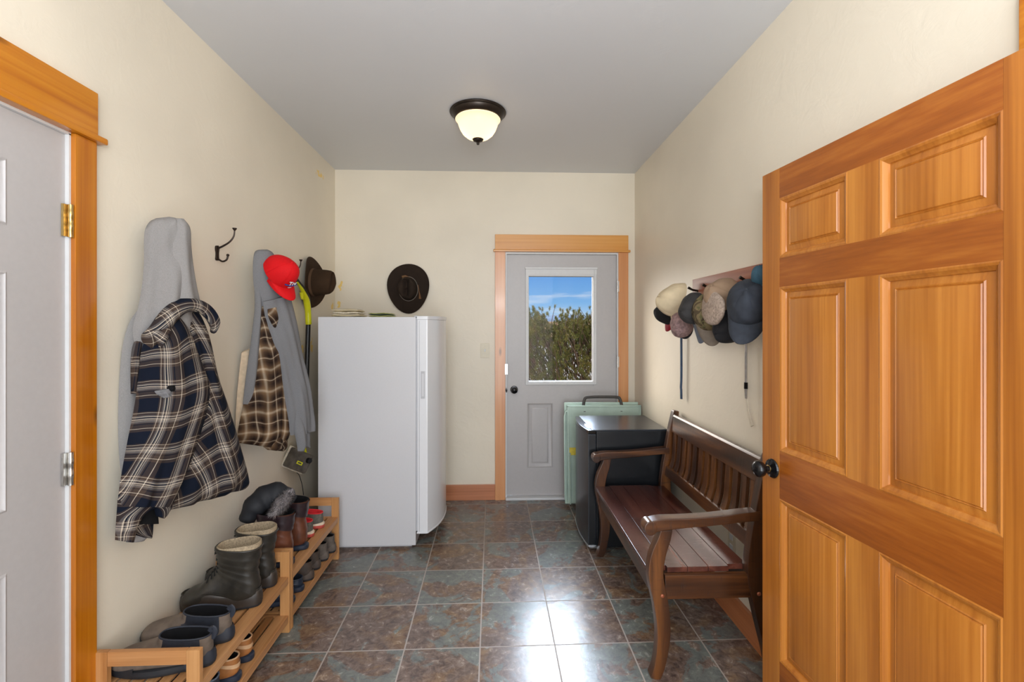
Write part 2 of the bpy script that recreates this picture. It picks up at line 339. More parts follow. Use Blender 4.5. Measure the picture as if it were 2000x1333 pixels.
M['plaid_brown'] = plaid('brown_cream_plaid', (70, 52, 40), (26, 19, 17), (118, 92, 66), (192, 174, 150), 0.11, soft=True)

# ------------------------------------------------------------------ mesh kit
def cat(P0, P1, P2, P3, t):
    return 0.5 * ((2 * P1) + (P2 - P0) * t + (2 * P0 - 5 * P1 + 4 * P2 - P3) * t * t + (3 * P1 - P0 - 3 * P2 + P3) * t ** 3)
def spline(pts, n):
    """catmull-rom through tuples of any length, n steps per span"""
    P = [Vector(p) if len(p) <= 4 else None for p in pts]
    L = len(pts); out = []
    for i in range(L - 1):
        a, b, c, d = pts[max(i - 1, 0)], pts[i], pts[i + 1], pts[min(i + 2, L - 1)]
        for k in range(n):
            t = k / n
            out.append(tuple(cat(a[q], b[q], c[q], d[q], t) for q in range(len(b))))
    out.append(tuple(pts[-1])); return out

class MB:
    def __init__(s): s.v = []; s.f = []; s.uv = []
    def add(s, vs, fs, uvs=None):
        o = len(s.v); s.v += [tuple(p) for p in vs]
        for f in fs: s.f.append([i + o for i in f])
        s.uv += (uvs if uvs else [(p[0], p[2]) for p in vs]); return s
    def box(s, x0, x1, y0, y1, z0, z1, mat=None):
        vs = [(x, y, z) for x in (x0, x1) for y in (y0, y1) for z in (z0, z1)]
        fs = [(0, 1, 3, 2), (4, 6, 7, 5), (0, 4, 5, 1), (2, 3, 7, 6), (0, 2, 6, 4), (1, 5, 7, 3)]
        if mat is not None: vs = [tuple(mat @ Vector(p)) for p in vs]
        return s.add(vs, fs)
    def loft(s, rings, cap0=True, cap1=True, uvs=None, close=True):
        n = len(rings[0]); vs = [p for r in rings for p in r]; fs = []
        for i in range(len(rings) - 1):
            for j in range(n if close else n - 1):
                k = (j + 1) % n
                fs.append((i * n + j, i * n + k, (i + 1) * n + k, (i + 1) * n + j))
        if cap0: fs.append(tuple(reversed(range(n))))
        if cap1: fs.append(tuple(range((len(rings) - 1) * n, len(rings) * n)))
        return s.add(vs, fs, uvs)
    def tube(s, pts, r, n=10, flat=1.0, up=None, caps=True):
        pts = [Vector(p) for p in pts]; rings = []
        rr = r if isinstance(r, (list, tuple)) else [r] * len(pts)
        prev = None
        for i, p in enumerate(pts):
            t = (pts[min(i + 1, len(pts) - 1)] - pts[max(i - 1, 0)]).normalized()
            if prev is None:
                u = Vector(up) if up else (Vector((0, 0, 1)) if abs(t.z) < 0.9 else Vector((0, 1, 0)))
            else: u = prev
            u = (u - t * u.dot(t)).normalized(); prev = u; w = t.cross(u)
            rings.append([tuple(p + u * (math.cos(2 * PI * k / n) * rr[i] * flat) + w * (math.sin(2 * PI * k / n) * rr[i])) for k in range(n)])
        return s.loft(rings, caps, caps)
    def lathe(s, prof, M_=None, n=32, a0=0, a1=2 * PI):
        M_ = M_ or Matrix(); rings = []
        for k in range(n):
            t = a0 + (a1 - a0) * k / n
            rings.append([(r * math.cos(t), r * math.sin(t), z) for r, z in prof])
        m_ = len(prof); vs = [tuple(M_ @ Vector(p)) for r in rings for p in r]; fs = []
        for k in range(n):
            q = (k + 1) % n
            for j in range(m_ - 1): fs.append((k * m_ + j, q * m_ + j, q * m_ + j + 1, k * m_ + j + 1))
        return s.add(vs, fs)
    def prism(s, pts, axis, a, b, mat=None):
        """2D outline extruded along an axis: 'X' takes (y,z), 'Y' takes (x,z), 'Z' takes (x,y)"""
        def mk(p, d): return {'X': (d, p[0], p[1]), 'Y': (p[0], d, p[1]), 'Z': (p[0], p[1], d)}[axis]
        vs = [mk(p, a) for p in pts] + [mk(p, b) for p in pts]; n = len(pts)
        if mat is not None: vs = [tuple(mat @ Vector(p)) for p in vs]
        fs = [tuple(range(n)), tuple(reversed(range(n, 2 * n)))] + [(j, j + n, (j + 1) % n + n, (j + 1) % n) for j in range(n)]
        return s.add(vs, fs)
    def sphere(s, c, r, n=14, sc=(1, 1, 1)):
        prof = [(max(1e-5, r * math.sin(PI * k / n)), -r * math.cos(PI * k / n)) for k in range(n + 1)]
        return s.lathe(prof, Matrix.Translation(c) @ Matrix.Diagonal((*sc, 1)), n + 4)

def link(name, mb, mat, parent=None, bevel=0.0, smooth=35, world=True, sub=0):
    me = bpy.data.meshes.new(name)
    off = Vector((0, 0, 0))
    if parent is not None and world: off = parent['_o'] if False else Vector(WLOC.get(parent.name, (0, 0, 0)))
    me.from_pydata([tuple(Vector(p) - off) for p in mb.v], [], mb.f)
    uvl = me.uv_layers.new(name='UVMap')
    for lp in me.loops: uvl.data[lp.index].uv = mb.uv[lp.vertex_index]
    bm = bmesh.new(); bm.from_mesh(me)
    bmesh.ops.recalc_face_normals(bm, faces=bm.faces)
    if bevel:
        es = [e_ for e_ in bm.edges if len(e_.link_faces) == 2 and e_.calc_face_angle(0) > R(40)]
        bmesh.ops.bevel(bm, geom=es, offset=bevel, segments=2, profile=0.6, affect='EDGES', clamp_overlap=True)
    bm.to_mesh(me); bm.free()
    me.materials.append(mat)
    for p in me.polygons: p.use_smooth = True
    me.set_sharp_from_angle(angle=R(smooth))
    o = bpy.data.objects.new(name, me); COL.objects.link(o)
    if sub:
        md = o.modifiers.new('sub', 'SUBSURF'); md.levels = sub; md.render_levels = sub
    if bevel:
        wn2 = o.modifiers.new('weighted', 'WEIGHTED_NORMAL'); wn2.keep_sharp = True; wn2.weight = 80
    if parent is not None: o.parent = parent; WLOC[o.name] = tuple(off)
    else: WLOC[o.name] = (0, 0, 0)
    return o
WLOC = {}
def thing(name, label, category, loc=(0, 0, 0), rot=None, group=None):
    o = bpy.data.objects.new(name, None); COL.objects.link(o); o.location = loc; o.empty_display_size = 0.05
    if rot is not None: o.rotation_euler = rot
    o['label'] = label; o['category'] = category
    if group: o['group'] = group
    WLOC[o.name] = tuple(loc); return o
def tagged(o, label, category, group=None):
    o['label'] = label; o['category'] = category
    if group: o['group'] = group
    return o
def struct(name, mb, mat, parent=None, bevel=0, smooth=35):
    o = link(name, mb, mat, parent, bevel, smooth)
    if parent is None: o['kind'] = 'structure'
    return o
def copy_tree(root, loc, rot, label, group=None):
    r = root.copy(); COL.objects.link(r); r.location = loc; r.rotation_euler = rot; r['label'] = label
    if group: r['group'] = group
    for ch in [c for c in root.children]:
        c = ch.copy(); COL.objects.link(c); c.parent = r
        for g in [g for g in ch.children]:
            d = g.copy(); COL.objects.link(d); d.parent = c
    return r

XL, XR, YB, ZC = -1.333, 1.190, 3.946, 2.767
YN = -0.90
# ------------------------------------------------------------------ room shell
struct('floor', MB().box(XL - 0.12, XR + 0.12, YN - 0.4, YB + 0.12, -0.05, 0.0), M['tile'])
struct('ceiling', MB().box(XL - 0.12, XR + 0.12, YN - 0.4, YB + 0.12, ZC, ZC + 0.1), M['ceil'])
# left wall with the opening of the grey door (Y 0.60..1.512, Z 0..2.06)
w = MB(); D0, D1, DZ = 0.602, 1.512, 2.062
w.box(XL - 0.12, XL, YN, D0, 0, ZC); w.box(XL - 0.12, XL, D1, YB, 0, ZC); w.box(XL - 0.12, XL, D0, D1, DZ, ZC)
struct('wall_left', w, M['wall_l'])
w = MB(); B0, B1, BZ = 0.088, 1.040, 2.078
w.box(XL - 0.12, B0, YB, YB + 0.12, 0, ZC); w.box(B1, XR + 0.12, YB, YB + 0.12, 0, ZC); w.box(B0, B1, YB, YB + 0.12, BZ, ZC)
struct('wall_back', w, M['wall_b'])
w = MB(); E0, E1 = 0.06, 0.90
w.box(XR, XR + 0.12, YN, E0, 0, ZC); w.box(XR, XR + 0.12, E1, YB, 0, ZC); w.box(XR, XR + 0.12, E0, E1, 2.05, ZC)
w.box(XR + 0.10, XR + 0.12, E0, E1, 0, 2.05)
struct('wall_right', w, M['wall_r'])
w = MB(); w.box(XL - 0.12, -1.18, YN - 0.06, YN, 0, ZC); w.box(1.18, XR + 0.12, YN - 0.06, YN, 0, ZC); w.box(-1.18, 1.18, YN - 0.06, YN, 2.7, ZC)
struct('wall_front', w, M['wall_r'])

# ---- casings
t = MB(); t.box(XL, XL + 0.020, 1.517, 1.596, 0, 2.066)
struct('trim_1', t, M['fir_z'], bevel=0.003)
t = MB(); t.box(XL, XL + 0.024, 0.52, 1.596, 2.088, 2.229)
o1 = struct('trim_2', t, M['fir_y'], bevel=0.003)
struct('trim_3', MB().box(XL, XL + 0.036, 0.50, 1.622, 2.066, 2.088), M['fir_y'], bevel=0.006)
struct('trim_4', MB().box(XL, XL + 0.020, 0.52, 0.597, 0, 2.066), M['fir_z'], bevel=0.003)
struct('trim_5', MB().box(-0.001, 0.085, YB - 0.02, YB, 0, 2.088), M['pine_z'], bevel=0.002)
struct('trim_6', MB().box(1.045, 1.130, YB - 0.02, YB, 0, 2.088), M['pine_z'], bevel=0.002)
struct('trim_7', MB().box(-0.001, 1.130, YB - 0.022, YB, 2.108, 2.234), M['pine_x'], bevel=0.002)
struct('trim_8', MB().box(-0.016, 1.146, YB - 0.036, YB, 2.088, 2.108), M['pine_x'], bevel=0.006)
struct('baseboard_back', MB().box(XL, -0.001, YB - 0.016, YB, 0, 0.130), M['base_x'], bevel=0.003)
b = MB(); b.box(XR - 0.018, XR, 1.02, YB, 0, 0.130)
struct('baseboard_right', b, M['base_y'], bevel=0.003)
# casing of the doorway the wooden door belongs to
struct('trim_9', MB().box(XR - 0.020, XR, E1 + 0.005, E1 + 0.09, 0, 2.066), M['fir_z'], bevel=0.003)
struct('trim_10', MB().box(XR - 0.024, XR, -0.02, E1 + 0.097, 2.066, 2.21), M['fir_y'], bevel=0.003)

# ---- panel helper: raised field inside a moulded frame, facing +X (sx=1) or -X or -Y
def panel_mesh(mb, u0, u1, z0, z1, put, depth=0.010, m1=0.014, m2=0.030):
    """put(u, z, d) -> point; nested rectangles; d>0 sticks out"""
    levels = [(0, 0.0), (m1 * 0.5, 0.003), (m1, -depth * 0.7), (m1 + 0.006, -depth), (m1 + m2, -depth), (m1 + m2 + 0.004, -depth * 0.55), (m1 + m2 + 0.012, -depth * 0.2), (m1 + m2 + 0.016, -depth * 0.2)]
    rings = []
    for i, d in levels:
        rings.append([put(u0 + i, z0 + i, d), put(u1 - i, z0 + i, d), put(u1 - i, z1 - i, d), put(u0 + i, z1 - i, d)])
    mb.loft(rings, False, True)

# ---- grey door in the left wall
d = thing('door_1', 'x', 'x'); del d['label']; del d['category']; d['kind'] = 'structure'
XD = XL - 0.006
slab = MB()
rows = [(0.23, 0.783), (0.951, 1.612), (1.738, 1.921)]; cols = [(0.778, 1.00), (1.114, 1.336)]
ys = [0.606, 0.778, 1.00, 1.114, 1.336, 1.509]; zs = [0.012, 0.23, 0.783, 0.951, 1.612, 1.738, 1.921, 2.058]
def holes_face(mb, us, zs_, cells, put):
    for i in range(len(us) - 1):
        for j in range(len(zs_) - 1):
            if (us[i], us[i + 1], zs_[j], zs_[j + 1]) in cells: continue
            mb.add([put(us[i], zs_[j], 0), put(us[i + 1], zs_[j], 0), put(us[i + 1], zs_[j + 1], 0), put(us[i], zs_[j + 1], 0)], [(0, 1, 2, 3)])
cells = {(c[0], c[1], r_[0], r_[1]) for c in cols for r_ in rows}
put = lambda u, z, dd_: (XD + dd_, u, z)
holes_face(slab, ys, zs, cells, put)
slab.box(XD - 0.04, XD - 0.012, 0.606, 1.509, 0.012, 2.058)
slab.add([(XD, 1.509, 0.012), (XD - 0.03, 1.509, 0.012), (XD - 0.03, 1.509, 2.058), (XD, 1.509, 2.058)], [(0, 1, 2, 3)])
link('slab', slab, M['grey_door'], d)
for c in cols:
    for r_ in rows:
        pm = MB(); panel_mesh(pm, c[0], c[1], r_[0], r_[1], put, 0.008, 0.012, 0.026); link('panel', pm, M['grey_door'], d)
struct('weatherstrip', MB().box(XL - 0.02, XL + 0.006, 1.5095, 1.5165, 0, 2.062), M['white_trim'], d)
struct('weatherstrip', MB().box(XL - 0.02, XL + 0.006, 0.60, 1.5165, 2.0585, 2.066), M['white_trim'], d)
for z, mt in ((1.79, 'brass'), (1.017, 'steel')):
    h = MB(); h.lathe([(0.0001, -0.052), (0.0075, -0.052), (0.0075, -0.03), (0.0082, -0.029), (0.0082, -0.012), (0.0075, -0.011), (0.0075, 0.009), (0.0082, 0.01), (0.0082, 0.029), (0.0075, 0.03), (0.0075, 0.05), (0.0001, 0.052)], Matrix.Translation((XL + 0.0095, 1.5115, z)), 14)
    h.box(XL - 0.004, XL + 0.003, 1.494, 1.510, z - 0.05, z + 0.05)
    q = link('hinge', h, M[mt], d); q['label'] = 'brass hinge' if mt == 'brass' else 'satin nickel hinge'

# ---- back door with window
d = thing('door_2', 'x', 'x'); del d['label']; del d['category']; d['kind'] = 'structure'
YD = YB + 0.012
put = lambda u, z, dd_: (u, YD - dd_, z)
us = [0.098, 0.254, 0.263, 0.489, 0.640, 0.830, 0.866, 1.032]
slab = MB()
slab.box(0.098, 0.270, YD, YD + 0.04, 0.03, 2.07); slab.box(0.846, 1.032, YD, YD + 0.04, 0.03, 2.07)
slab.box(0.270, 0.846, YD, YD + 0.04, 1.90, 2.07); slab.box(0.270, 0.846, YD + 0.012, YD + 0.04, 0.03, 0.98)
c1, c2 = (0.263 + 0.007, 0.489), (0.640, 0.846)
holes_face(slab, [0.270, 0.489, 0.640, 0.846], [0.03, 0.26, 0.811, 0.98], {(0.270, 0.489, 0.26, 0.811), (0.640, 0.846, 0.26, 0.811)}, put)
link('slab', slab, M['grey_door'], d)
for c in (c1, c2):
    pm = MB(); panel_mesh(pm, c[0], c[1], 0.26, 0.811, put, 0.008, 0.012, 0.026); link('panel', pm, M['grey_door'], d)
def ring_frame(mb, x0, x1, z0, z1, w_, y0, y1):
    def rc(i, y): return [(x0 + i, y, z0 + i), (x1 - i, y, z0 + i), (x1 - i, y, z1 - i), (x0 + i, y, z1 - i)]
    return mb.loft([rc(0, y1), rc(0, y0 + 0.003), rc(0.003, y0), rc(w_ - 0.003, y0), rc(w_, y0 + 0.003), rc(w_, y1)], False, False)
wf = link('window_frame', ring_frame(MB(), 0.256, 0.862, 0.964, 1.914, 0.028, YD - 0.012, YD + 0.006), M['white_trim'], d)
sc_ = MB()
for x_, z_ in [(0.272, 1.75), (0.272, 1.49), (0.272, 1.23), (0.848, 1.75), (0.848, 1.49), (0.848, 1.23), (0.272, 0.98), (0.45, 0.98), (0.67, 0.98), (0.848, 0.98)]:
    sc_.lathe([(0.0035, 0), (0.003, 0.0015), (0.0001, 0.0018)], Matrix.Translation((x_, YD - 0.012, z_)) @ Matrix.Rotation(PI / 2, 4, 'X'), 8)
link('screws', sc_, M['grey_plastic'], wf)
link('glass_pane', MB().box(0.285, 0.832, YD + 0.016, YD + 0.020, 0.99, 1.89), M['glass'], d)
link('inner_glass_frame', ring_frame(MB(), 0.271, 0.845, 0.981, 1.899, 0.014, YD + 0.006, YD + 0.038), M['grey_plastic'], d)
bl = link('blind_cassette', MB().box(0.256, 0.864, YD - 0.014, YD, 1.900, 1.950), M['white_trim'], d, bevel=0.004)
link('head_rail', MB().box(0.252, 0.868, YD - 0.024, YD, 1.945, 1.963), M['white_trim'], bl, bevel=0.003)
link('blind_cord', MB().tube([(0.842, YD - 0.018, 1.945), (0.842, YD - 0.018, 1.2), (0.842, YD - 0.018, 0.955)], 0.0018, 6), M['white_trim'], bl)
link('weatherstrip', MB().box(0.086, 0.097, YB - 0.016, YB + 0.05, 0, 2.086), M['white_trim'], d)
link('weatherstrip', MB().box(1.033, 1.044, YB - 0.016, YB + 0.05, 0, 2.086), M['white_trim'], d)
link('weatherstrip', MB().box(0.097, 1.033, YB - 0.016, YB + 0.05, 2.071, 2.086), M['white_trim'], d)
link('threshold', MB().box(0.086, 1.044, YB - 0.04, YB + 0.06, 0.0, 0.022), M['white_trim'], d, bevel=0.006)
RX = Matrix.Rotation(PI / 2, 4, 'X')   # local +Z to world -Y
kn = MB().lathe([(0.0001, 0.0), (0.032, 0.0), (0.033, 0.004), (0.030, 0.009), (0.014, 0.012), (0.012, 0.03), (0.022, 0.036), (0.028, 0.048), (0.026, 0.060), (0.016, 0.068), (0.0001, 0.070)], Matrix.Translation((0.160, YD, 0.924)) @ RX, 24)
link('door_knob', kn, M['black_gloss'], d)
link('strike_latch', MB().box(0.080, 0.106, YB - 0.026, YB - 0.012, 1.055, 1.145), M['steel'], d, bevel=0.002)
link('latch_plate', MB().lathe([(0.0001, 0), (0.020, 0), (0.020, 0.004), (0.0001, 0.005)], Matrix.Translation((0.094, YB - 0.016, 0.924)) @ RX @ Matrix.Diagonal((0.35, 1, 1, 1)), 16), M['black_gloss'], d)
for z in (1.80, 1.16, 0.45):
    link('hinge', MB().lathe([(0.0001, -0.05), (0.007, -0.05), (0.007, 0.05), (0.0001, 0.05)], Matrix.Translation((1.036, YB - 0.022, z)), 12).box(1.036, 1.05, YB - 0.021, YB - 0.0165, z - 0.045, z + 0.045), M['steel'], d)

# ---- wooden six panel door, standing open against the right wall
A_ = Vector((1.033, 1.768, 0)); Bv = Vector((1.097, 0.975, 0)); Dv = (Bv - A_).normalized(); Nv = Vector((-Dv.y, Dv.x, 0))
if Nv.x > 0: Nv = -Nv
def dput(u, z, dd_): return tuple(A_ + Dv * u + Nv * dd_ + Vector((0, 0, z)))
def dbox(mb, u0, u1, z0, z1, t0, t1):
    vs = [dput(u, z, q) for u in (u0, u1) for q in (t0, t1) for z in (z0, z1)]
    return mb.add(vs, [(0, 1, 3, 2), (4, 6, 7, 5), (0, 4, 5, 1), (2, 3, 7, 6), (0, 2, 6, 4), (1, 5, 7, 3)])
d = thing('door_3', 'x', 'x', tuple(A_)); del d['label']; del d['category']; d['kind'] = 'structure'
TH = 0.036; W_ = 0.898
for (u0, u1) in ((0, 0.095), (0.803, W_)): link('stile', dbox(MB(), u0, u1, 0.012, 2.041, -TH, 0), M['cedar_z'], d, bevel=0.001)
for (z0, z1) in ((0.012, 0.231), (0.829, 1.002), (1.605, 1.71), (1.93, 2.041)): link('rail', dbox(MB(), 0.0952, 0.8028, z0, z1, -TH, -0.0005), M['cedar_y'], d)
for (z0, z1) in ((0.231, 0.829), (1.002, 1.605), (1.71, 1.93)):
    link('mullion', dbox(MB(), 0.396, 0.502, z0, z1, -TH, -0.0003), M['cedar_z'], d)
    for (u0, u1) in ((0.0952, 0.396), (0.502, 0.8028)):
        pm = MB()
        lv = [(0, -0.0005), (0.004, 0.001), (0.010, -0.001), (0.014, -0.005), (0.020, -0.009), (0.022, -0.014), (0.040, -0.010), (0.043, -0.007), (0.046, -0.0095), (0.0485, -0.006), (0.052, -0.005)]
        rings = [[dput(u0 + i, z0 + i, q), dput(u1 - i, z0 + i, q), dput(u1 - i, z1 - i, q), dput(u0 + i, z1 - i, q)] for i, q in lv]
        pm.loft(rings, False, True); dbox(pm, u0, u1, z0, z1, -TH, -0.024)
        link('panel', pm, M['cedar_z'], d, smooth=25)
KM = Matrix.Translation(dput(0.060, 0.929, 0)) @ Nv.to_track_quat('Z', 'X').to_matrix().to_4x4()
link('rosette', MB().lathe([(0.0001, 0.0), (0.034, 0.0), (0.036, 0.003), (0.033, 0.008), (0.024, 0.011), (0.016, 0.014), (0.0001, 0.014)], KM, 28), M['black_gloss'], d)
link('knob', MB().lathe([(0.0001, 0.012), (0.011, 0.012), (0.011, 0.030), (0.018, 0.036), (0.027, 0.044), (0.0305, 0.054), (0.029, 0.064), (0.021, 0.073), (0.010, 0.077), (0.0001, 0.078)], KM, 28), M['black_gloss'], d)
link('brass_ring', MB().lathe([(0.0112, 0.016), (0.013, 0.017), (0.013, 0.019), (0.0112, 0.020)], KM, 24), M['brass'], d)

# ------------------------------------------------------------------ ceiling lamp
LX, LY = -0.105, 2.85
L = thing('ceiling_lamp', 'flush mount ceiling lamp with dark bronze pan and glowing frosted glass bowl', 'lamp', (LX, LY, ZC))
TL = Matrix.Translation((LX, LY, 0))
def dz(p): return [(r_, ZC - z_) for r_, z_ in p]
link('pan', MB().lathe(dz([(0.0001, 0.0), (0.168, 0.0), (0.172, 0.006), (0.168, 0.012), (0.160, 0.014), (0.158, 0.022), (0.146, 0.036), (0.136, 0.044), (0.126, 0.046), (0.0001, 0.044)]), TL, 64), M['bronze'], L)
link('glass_bowl', MB().lathe(dz([(0.134, 0.046), (0.137, 0.050), (0.131, 0.056), (0.124, 0.066), (0.118, 0.085), (0.108, 0.110), (0.092, 0.135), (0.068, 0.155), (0.040, 0.166), (0.012, 0.170)]), TL, 64), M['shade'], L, smooth=60)
link('finial', MB().lathe(dz([(0.0001, 0.160), (0.028, 0.164), (0.034, 0.168), (0.028, 0.178), (0.014, 0.184), (0.008, 0.187), (0.009, 0.194), (0.007, 0.200), (0.0001, 0.203)]), TL, 24), M['bronze'], L)

# ------------------------------------------------------------------ freezer
FX0, FX1, FY0, FY1, FH = -1.155, -0.522, 3.095, 3.760, 1.527
F = thing('upright_freezer', 'white upright freezer standing against the left wall', 'freezer', ((FX0 + FX1) / 2, (FY0 + FY1) / 2, 0))
link('cabinet', MB().box(FX0, FX1, FY0, FY1, 0.02, FH - 0.004).box(FX0 + 0.03, FX1 - 0.03, FY0 + 0.03, FY1 - 0.03, 0.0, 0.03), M['freezer'], F, bevel=0.004)
def fdoor(x0, grow=0.0):
    n = 18; pts = [(x0, FY0 + 0.002 - grow), (-0.455, FY0 + 0.002 - grow)]
    for k in range(n + 1):
        t_ = k / n; y = FY0 + 0.004 + (FY1 - FY0 - 0.008) * t_
        pts.append((-0.445 + 0.082 * (1 - abs(2 * t_ - 1) ** 2.2) + grow, y))
    pts += [(x0, FY1 - 0.002)]
    return pts
link('gasket', MB().box(FX1 - 0.001, FX1 + 0.012, FY0 + 0.012, FY1 - 0.012, 0.11, FH - 0.01), M['grey_plastic'], F)
fd = link('door', MB().prism(fdoor(FX1 + 0.010), 'Z', 0.105, FH - 0.022), M['freezer_door'], F, bevel=0.003, smooth=30)
link('door_cap', MB().prism(fdoor(FX1 + 0.006, 0.003), 'Z', FH - 0.022, FH + 0.002), M['freezer_door'], fd, bevel=0.004)
link('door_bottom_lip', MB().prism(fdoor(FX1 + 0.006, 0.003), 'Z', 0.096, 0.106), M['freezer_door'], fd, bevel=0.002)
link('edge_groove', MB().box(FX1 + 0.022, FX1 + 0.025, FY0 - 0.002, FY0 + 0.01, 0.11, FH - 0.03), M['grey_plastic'], fd)
link('recessed_handle', MB().box(-0.489, -0.462, FY0 - 0.004, FY0 + 0.004, 0.985, 1.165), M['grey_plastic'], fd, bevel=0.002)
link('handle_pocket', MB().box(-0.483, -0.468, FY0 - 0.0055, FY0 - 0.002, 1.000, 1.150), M['freezer'], fd, bevel=0.001)
link('hinge_cover', MB().box(FX1 - 0.012, FX1 + 0.008, FY0 + 0.01, FY0 + 0.05, FH - 0.004, FH + 0.004), M['grey_plastic'], F, bevel=0.002)

# folded cloths on top of the freezer
def folded(name, label, x0, x1, y0, y1, z, hs, mats, seed):
    rnd = random.Random(seed)
    root = thing(name, label, 'cloth', ((x0 + x1) / 2, (y0 + y1) / 2, z)); zz = z
    for i, (h_, mt) in enumerate(zip(hs, mats)):
        j = [rnd.uniform(-0.008, 0.008) for _ in range(4)]
        X0, X1 = x0 + j[0], x1 + j[1]; rings = []
        for k in range(13):
            t_ = k / 12; x_ = X0 + (X1 - X0) * t_; s_ = (1 - abs(2 * t_ - 1) ** 8) ** 0.5 * 0.5 + 0.5
            wob = 0.0015 * math.sin(9 * t_ + i)
            rings.append([(x_, (y0 + y1) / 2 + math.cos(q) * (y1 - y0) / 2 * (0.9 + 0.1 * s_), zz + h_ / 2 + wob + math.copysign(abs(math.sin(q)) ** 0.4, math.sin(q)) * h_ / 2 * s_) for q in [2 * PI * m_ / 16 for m_ in range(16)]])
        link('fold', MB().loft(rings), M[mt], root, smooth=60); zz += h_ * 0.96
    return root
folded('folded_towel', 'stack of folded white towels with tan stripes on the freezer', -1.075, -0.905, 3.13, 3.32, FH - 0.0035, [0.019, 0.018, 0.018], ['towel_s', 'towel_w', 'towel_s'], 1)
folded('folded_rag', 'folded yellow-green rag with dark stripes on the freezer', -0.845, -0.70, 3.13, 3.30, FH - 0.0035, [0.011, 0.009, 0.008], ['towel_g', 'towel_d', 'towel_g'], 2)

# ------------------------------------------------------------------ light switch and outlet
S = thing('light_switch', 'ivory light switch plate on the back wall left of the grey door', 'switch', (-0.086, YB, 1.257))
link('plate', MB().box(-0.123, -0.049, YB - 0.006, YB, 1.196, 1.318), M['ivory'], S, bevel=0.002)
link('toggle', MB().box(-0.092, -0.080, YB - 0.016, YB - 0.004, 1.248, 1.270), M['white_trim'], S, bevel=0.002)
S = thing('wall_outlet', 'ivory electrical outlet on the right wall behind the bench', 'outlet', (XR, 2.30, 0.38))
link('plate', MB().box(XR - 0.006, XR, 2.265, 2.335, 0.32, 0.435), M['ivory'], S, bevel=0.002)
for z in (0.352, 0.402): link('socket', MB().box(XR - 0.009, XR - 0.004, 2.285, 2.315, z - 0.014, z + 0.014), M['white_trim'], S, bevel=0.002)

# ------------------------------------------------------------------ mini fridge
Fm = thing('mini_fridge', 'black mini fridge beside the bench under the folded green table', 'fridge', (0.86, 3.26, 0))
MX0, MX1, MY0, MY1, MZ = 0.660, 1.125, 3.020, 3.500, 0.787
link('cabinet', MB().box(MX0, MX1, MY0, MY1, 0.02, MZ - 0.012), M['mf_black'], Fm, bevel=0.004)
link('top', MB().box(MX0 - 0.03, MX1 + 0.003, MY0 - 0.003, MY1 + 0.003, MZ - 0.012, MZ), M['mf_top'], Fm, bevel=0.004)
def mdoor(g=0):
    pts = []
    for k in range(13):
        t_ = k / 12; pts.append((0.606 - 0.022 * (1 - abs(2 * t_ - 1) ** 2) - g, MY0 + (MY1 - MY0) * t_))
    return [(MX0 - 0.004, MY0)] + pts + [(MX0 - 0.004, MY1)]
md_ = link('door', MB().prism(mdoor(), 'Z', 0.035, MZ - 0.030), M['mf_door'], Fm, bevel=0.003)
tp = MB().prism([p for p in mdoor(0.002)], 'Z', MZ - 0.028, MZ - 0.004)
link('door_top_trim', tp, M['black_gloss'], md_, bevel=0.003)
link('door_side_strip', MB().box(0.610, 0.650, MY0 - 0.003, MY0 + 0.002, 0.04, MZ - 0.035), M['mf_black'], md_, bevel=0.001)
link('bottom_trim', MB().prism(mdoor(0.003), 'Z', 0.024, 0.036), M['silver'], md_, bevel=0.001)
link('finger_scoop', MB().sphere((0.625, 3.16, MZ - 0.006), 0.03, 10, (0.55, 2.6, 0.18)), M['silver'], md_)
for (x, y) in ((0.69, 3.05), (1.10, 3.05), (0.69, 3.47), (1.10, 3.47)):
    link('foot', MB().lathe([(0.0001, 0), (0.014, 0), (0.014, 0.022), (0.0001, 0.022)], Matrix.Translation((x, y, 0)), 12), M['black_gloss'], Fm)
link('front_hinge', MB().box(0.612, 0.72, MY0 - 0.008, MY0 + 0.03, 0.018, 0.03), M['silver'], Fm, bevel=0.002)

# ------------------------------------------------------------------ folded green table
G = thing('folding_table', 'folded pale green metal table with dark handle leaning behind the mini fridge', 'table', (0.87, 3.72, 0))
lean = Matrix.Translation((0, 3.70, 0)) @ Matrix.Rotation(R(-4), 4, 'X')
def gbox(mb, *a): return mb.box(*a, mat=lean)
gx0, gx1 = 0.560, 1.178
link('table_leaf', gbox(MB(), gx0 + 0.02, gx1, -0.012, 0.0, 0.06, 0.815), M['green_metal'], G, bevel=0.003)
link('table_leaf', gbox(MB(), gx0, gx1 - 0.01, 0.022, 0.034, 0.04, 0.845), M['green_metal'], G, bevel=0.003)
fm = MB()
gbox(fm, gx0 + 0.018, gx0 + 0.032, -0.018, 0.004, 0.055, 0.822); gbox(fm, gx1 - 0.012, gx1 + 0.002, -0.018, 0.004, 0.055, 0.822); gbox(fm, gx0 + 0.018, gx1 + 0.002, -0.018, 0.004, 0.808, 0.824)
link('rim', fm, M['green_metal'], G, bevel=0.002)
link('leg_tube', MB().tube([tuple(lean @ Vector(p)) for p in ((gx0 + 0.02, -0.01, 0.78), (gx0 + 0.004, -0.012, 0.77), (gx0 - 0.004, -0.013, 0.74), (gx0 - 0.004, -0.013, 0.09))], 0.007, 8), M['green_metal'], G)
link('leg_tube', MB().tube([tuple(lean @ Vector(p)) for p in ((gx0 + 0.035, -0.024, 0.45), (gx0 + 0.035, -0.024, 0.05))], 0.007, 8), M['green_metal'], G)
hp = spline([(0.715, 0.012, 0.82), (0.728, 0.012, 0.875), (0.76, 0.012, 0.888), (0.88, 0.012, 0.889), (0.99, 0.012, 0.886), (1.015, 0.012, 0.872), (1.03, 0.012, 0.82)], 4)
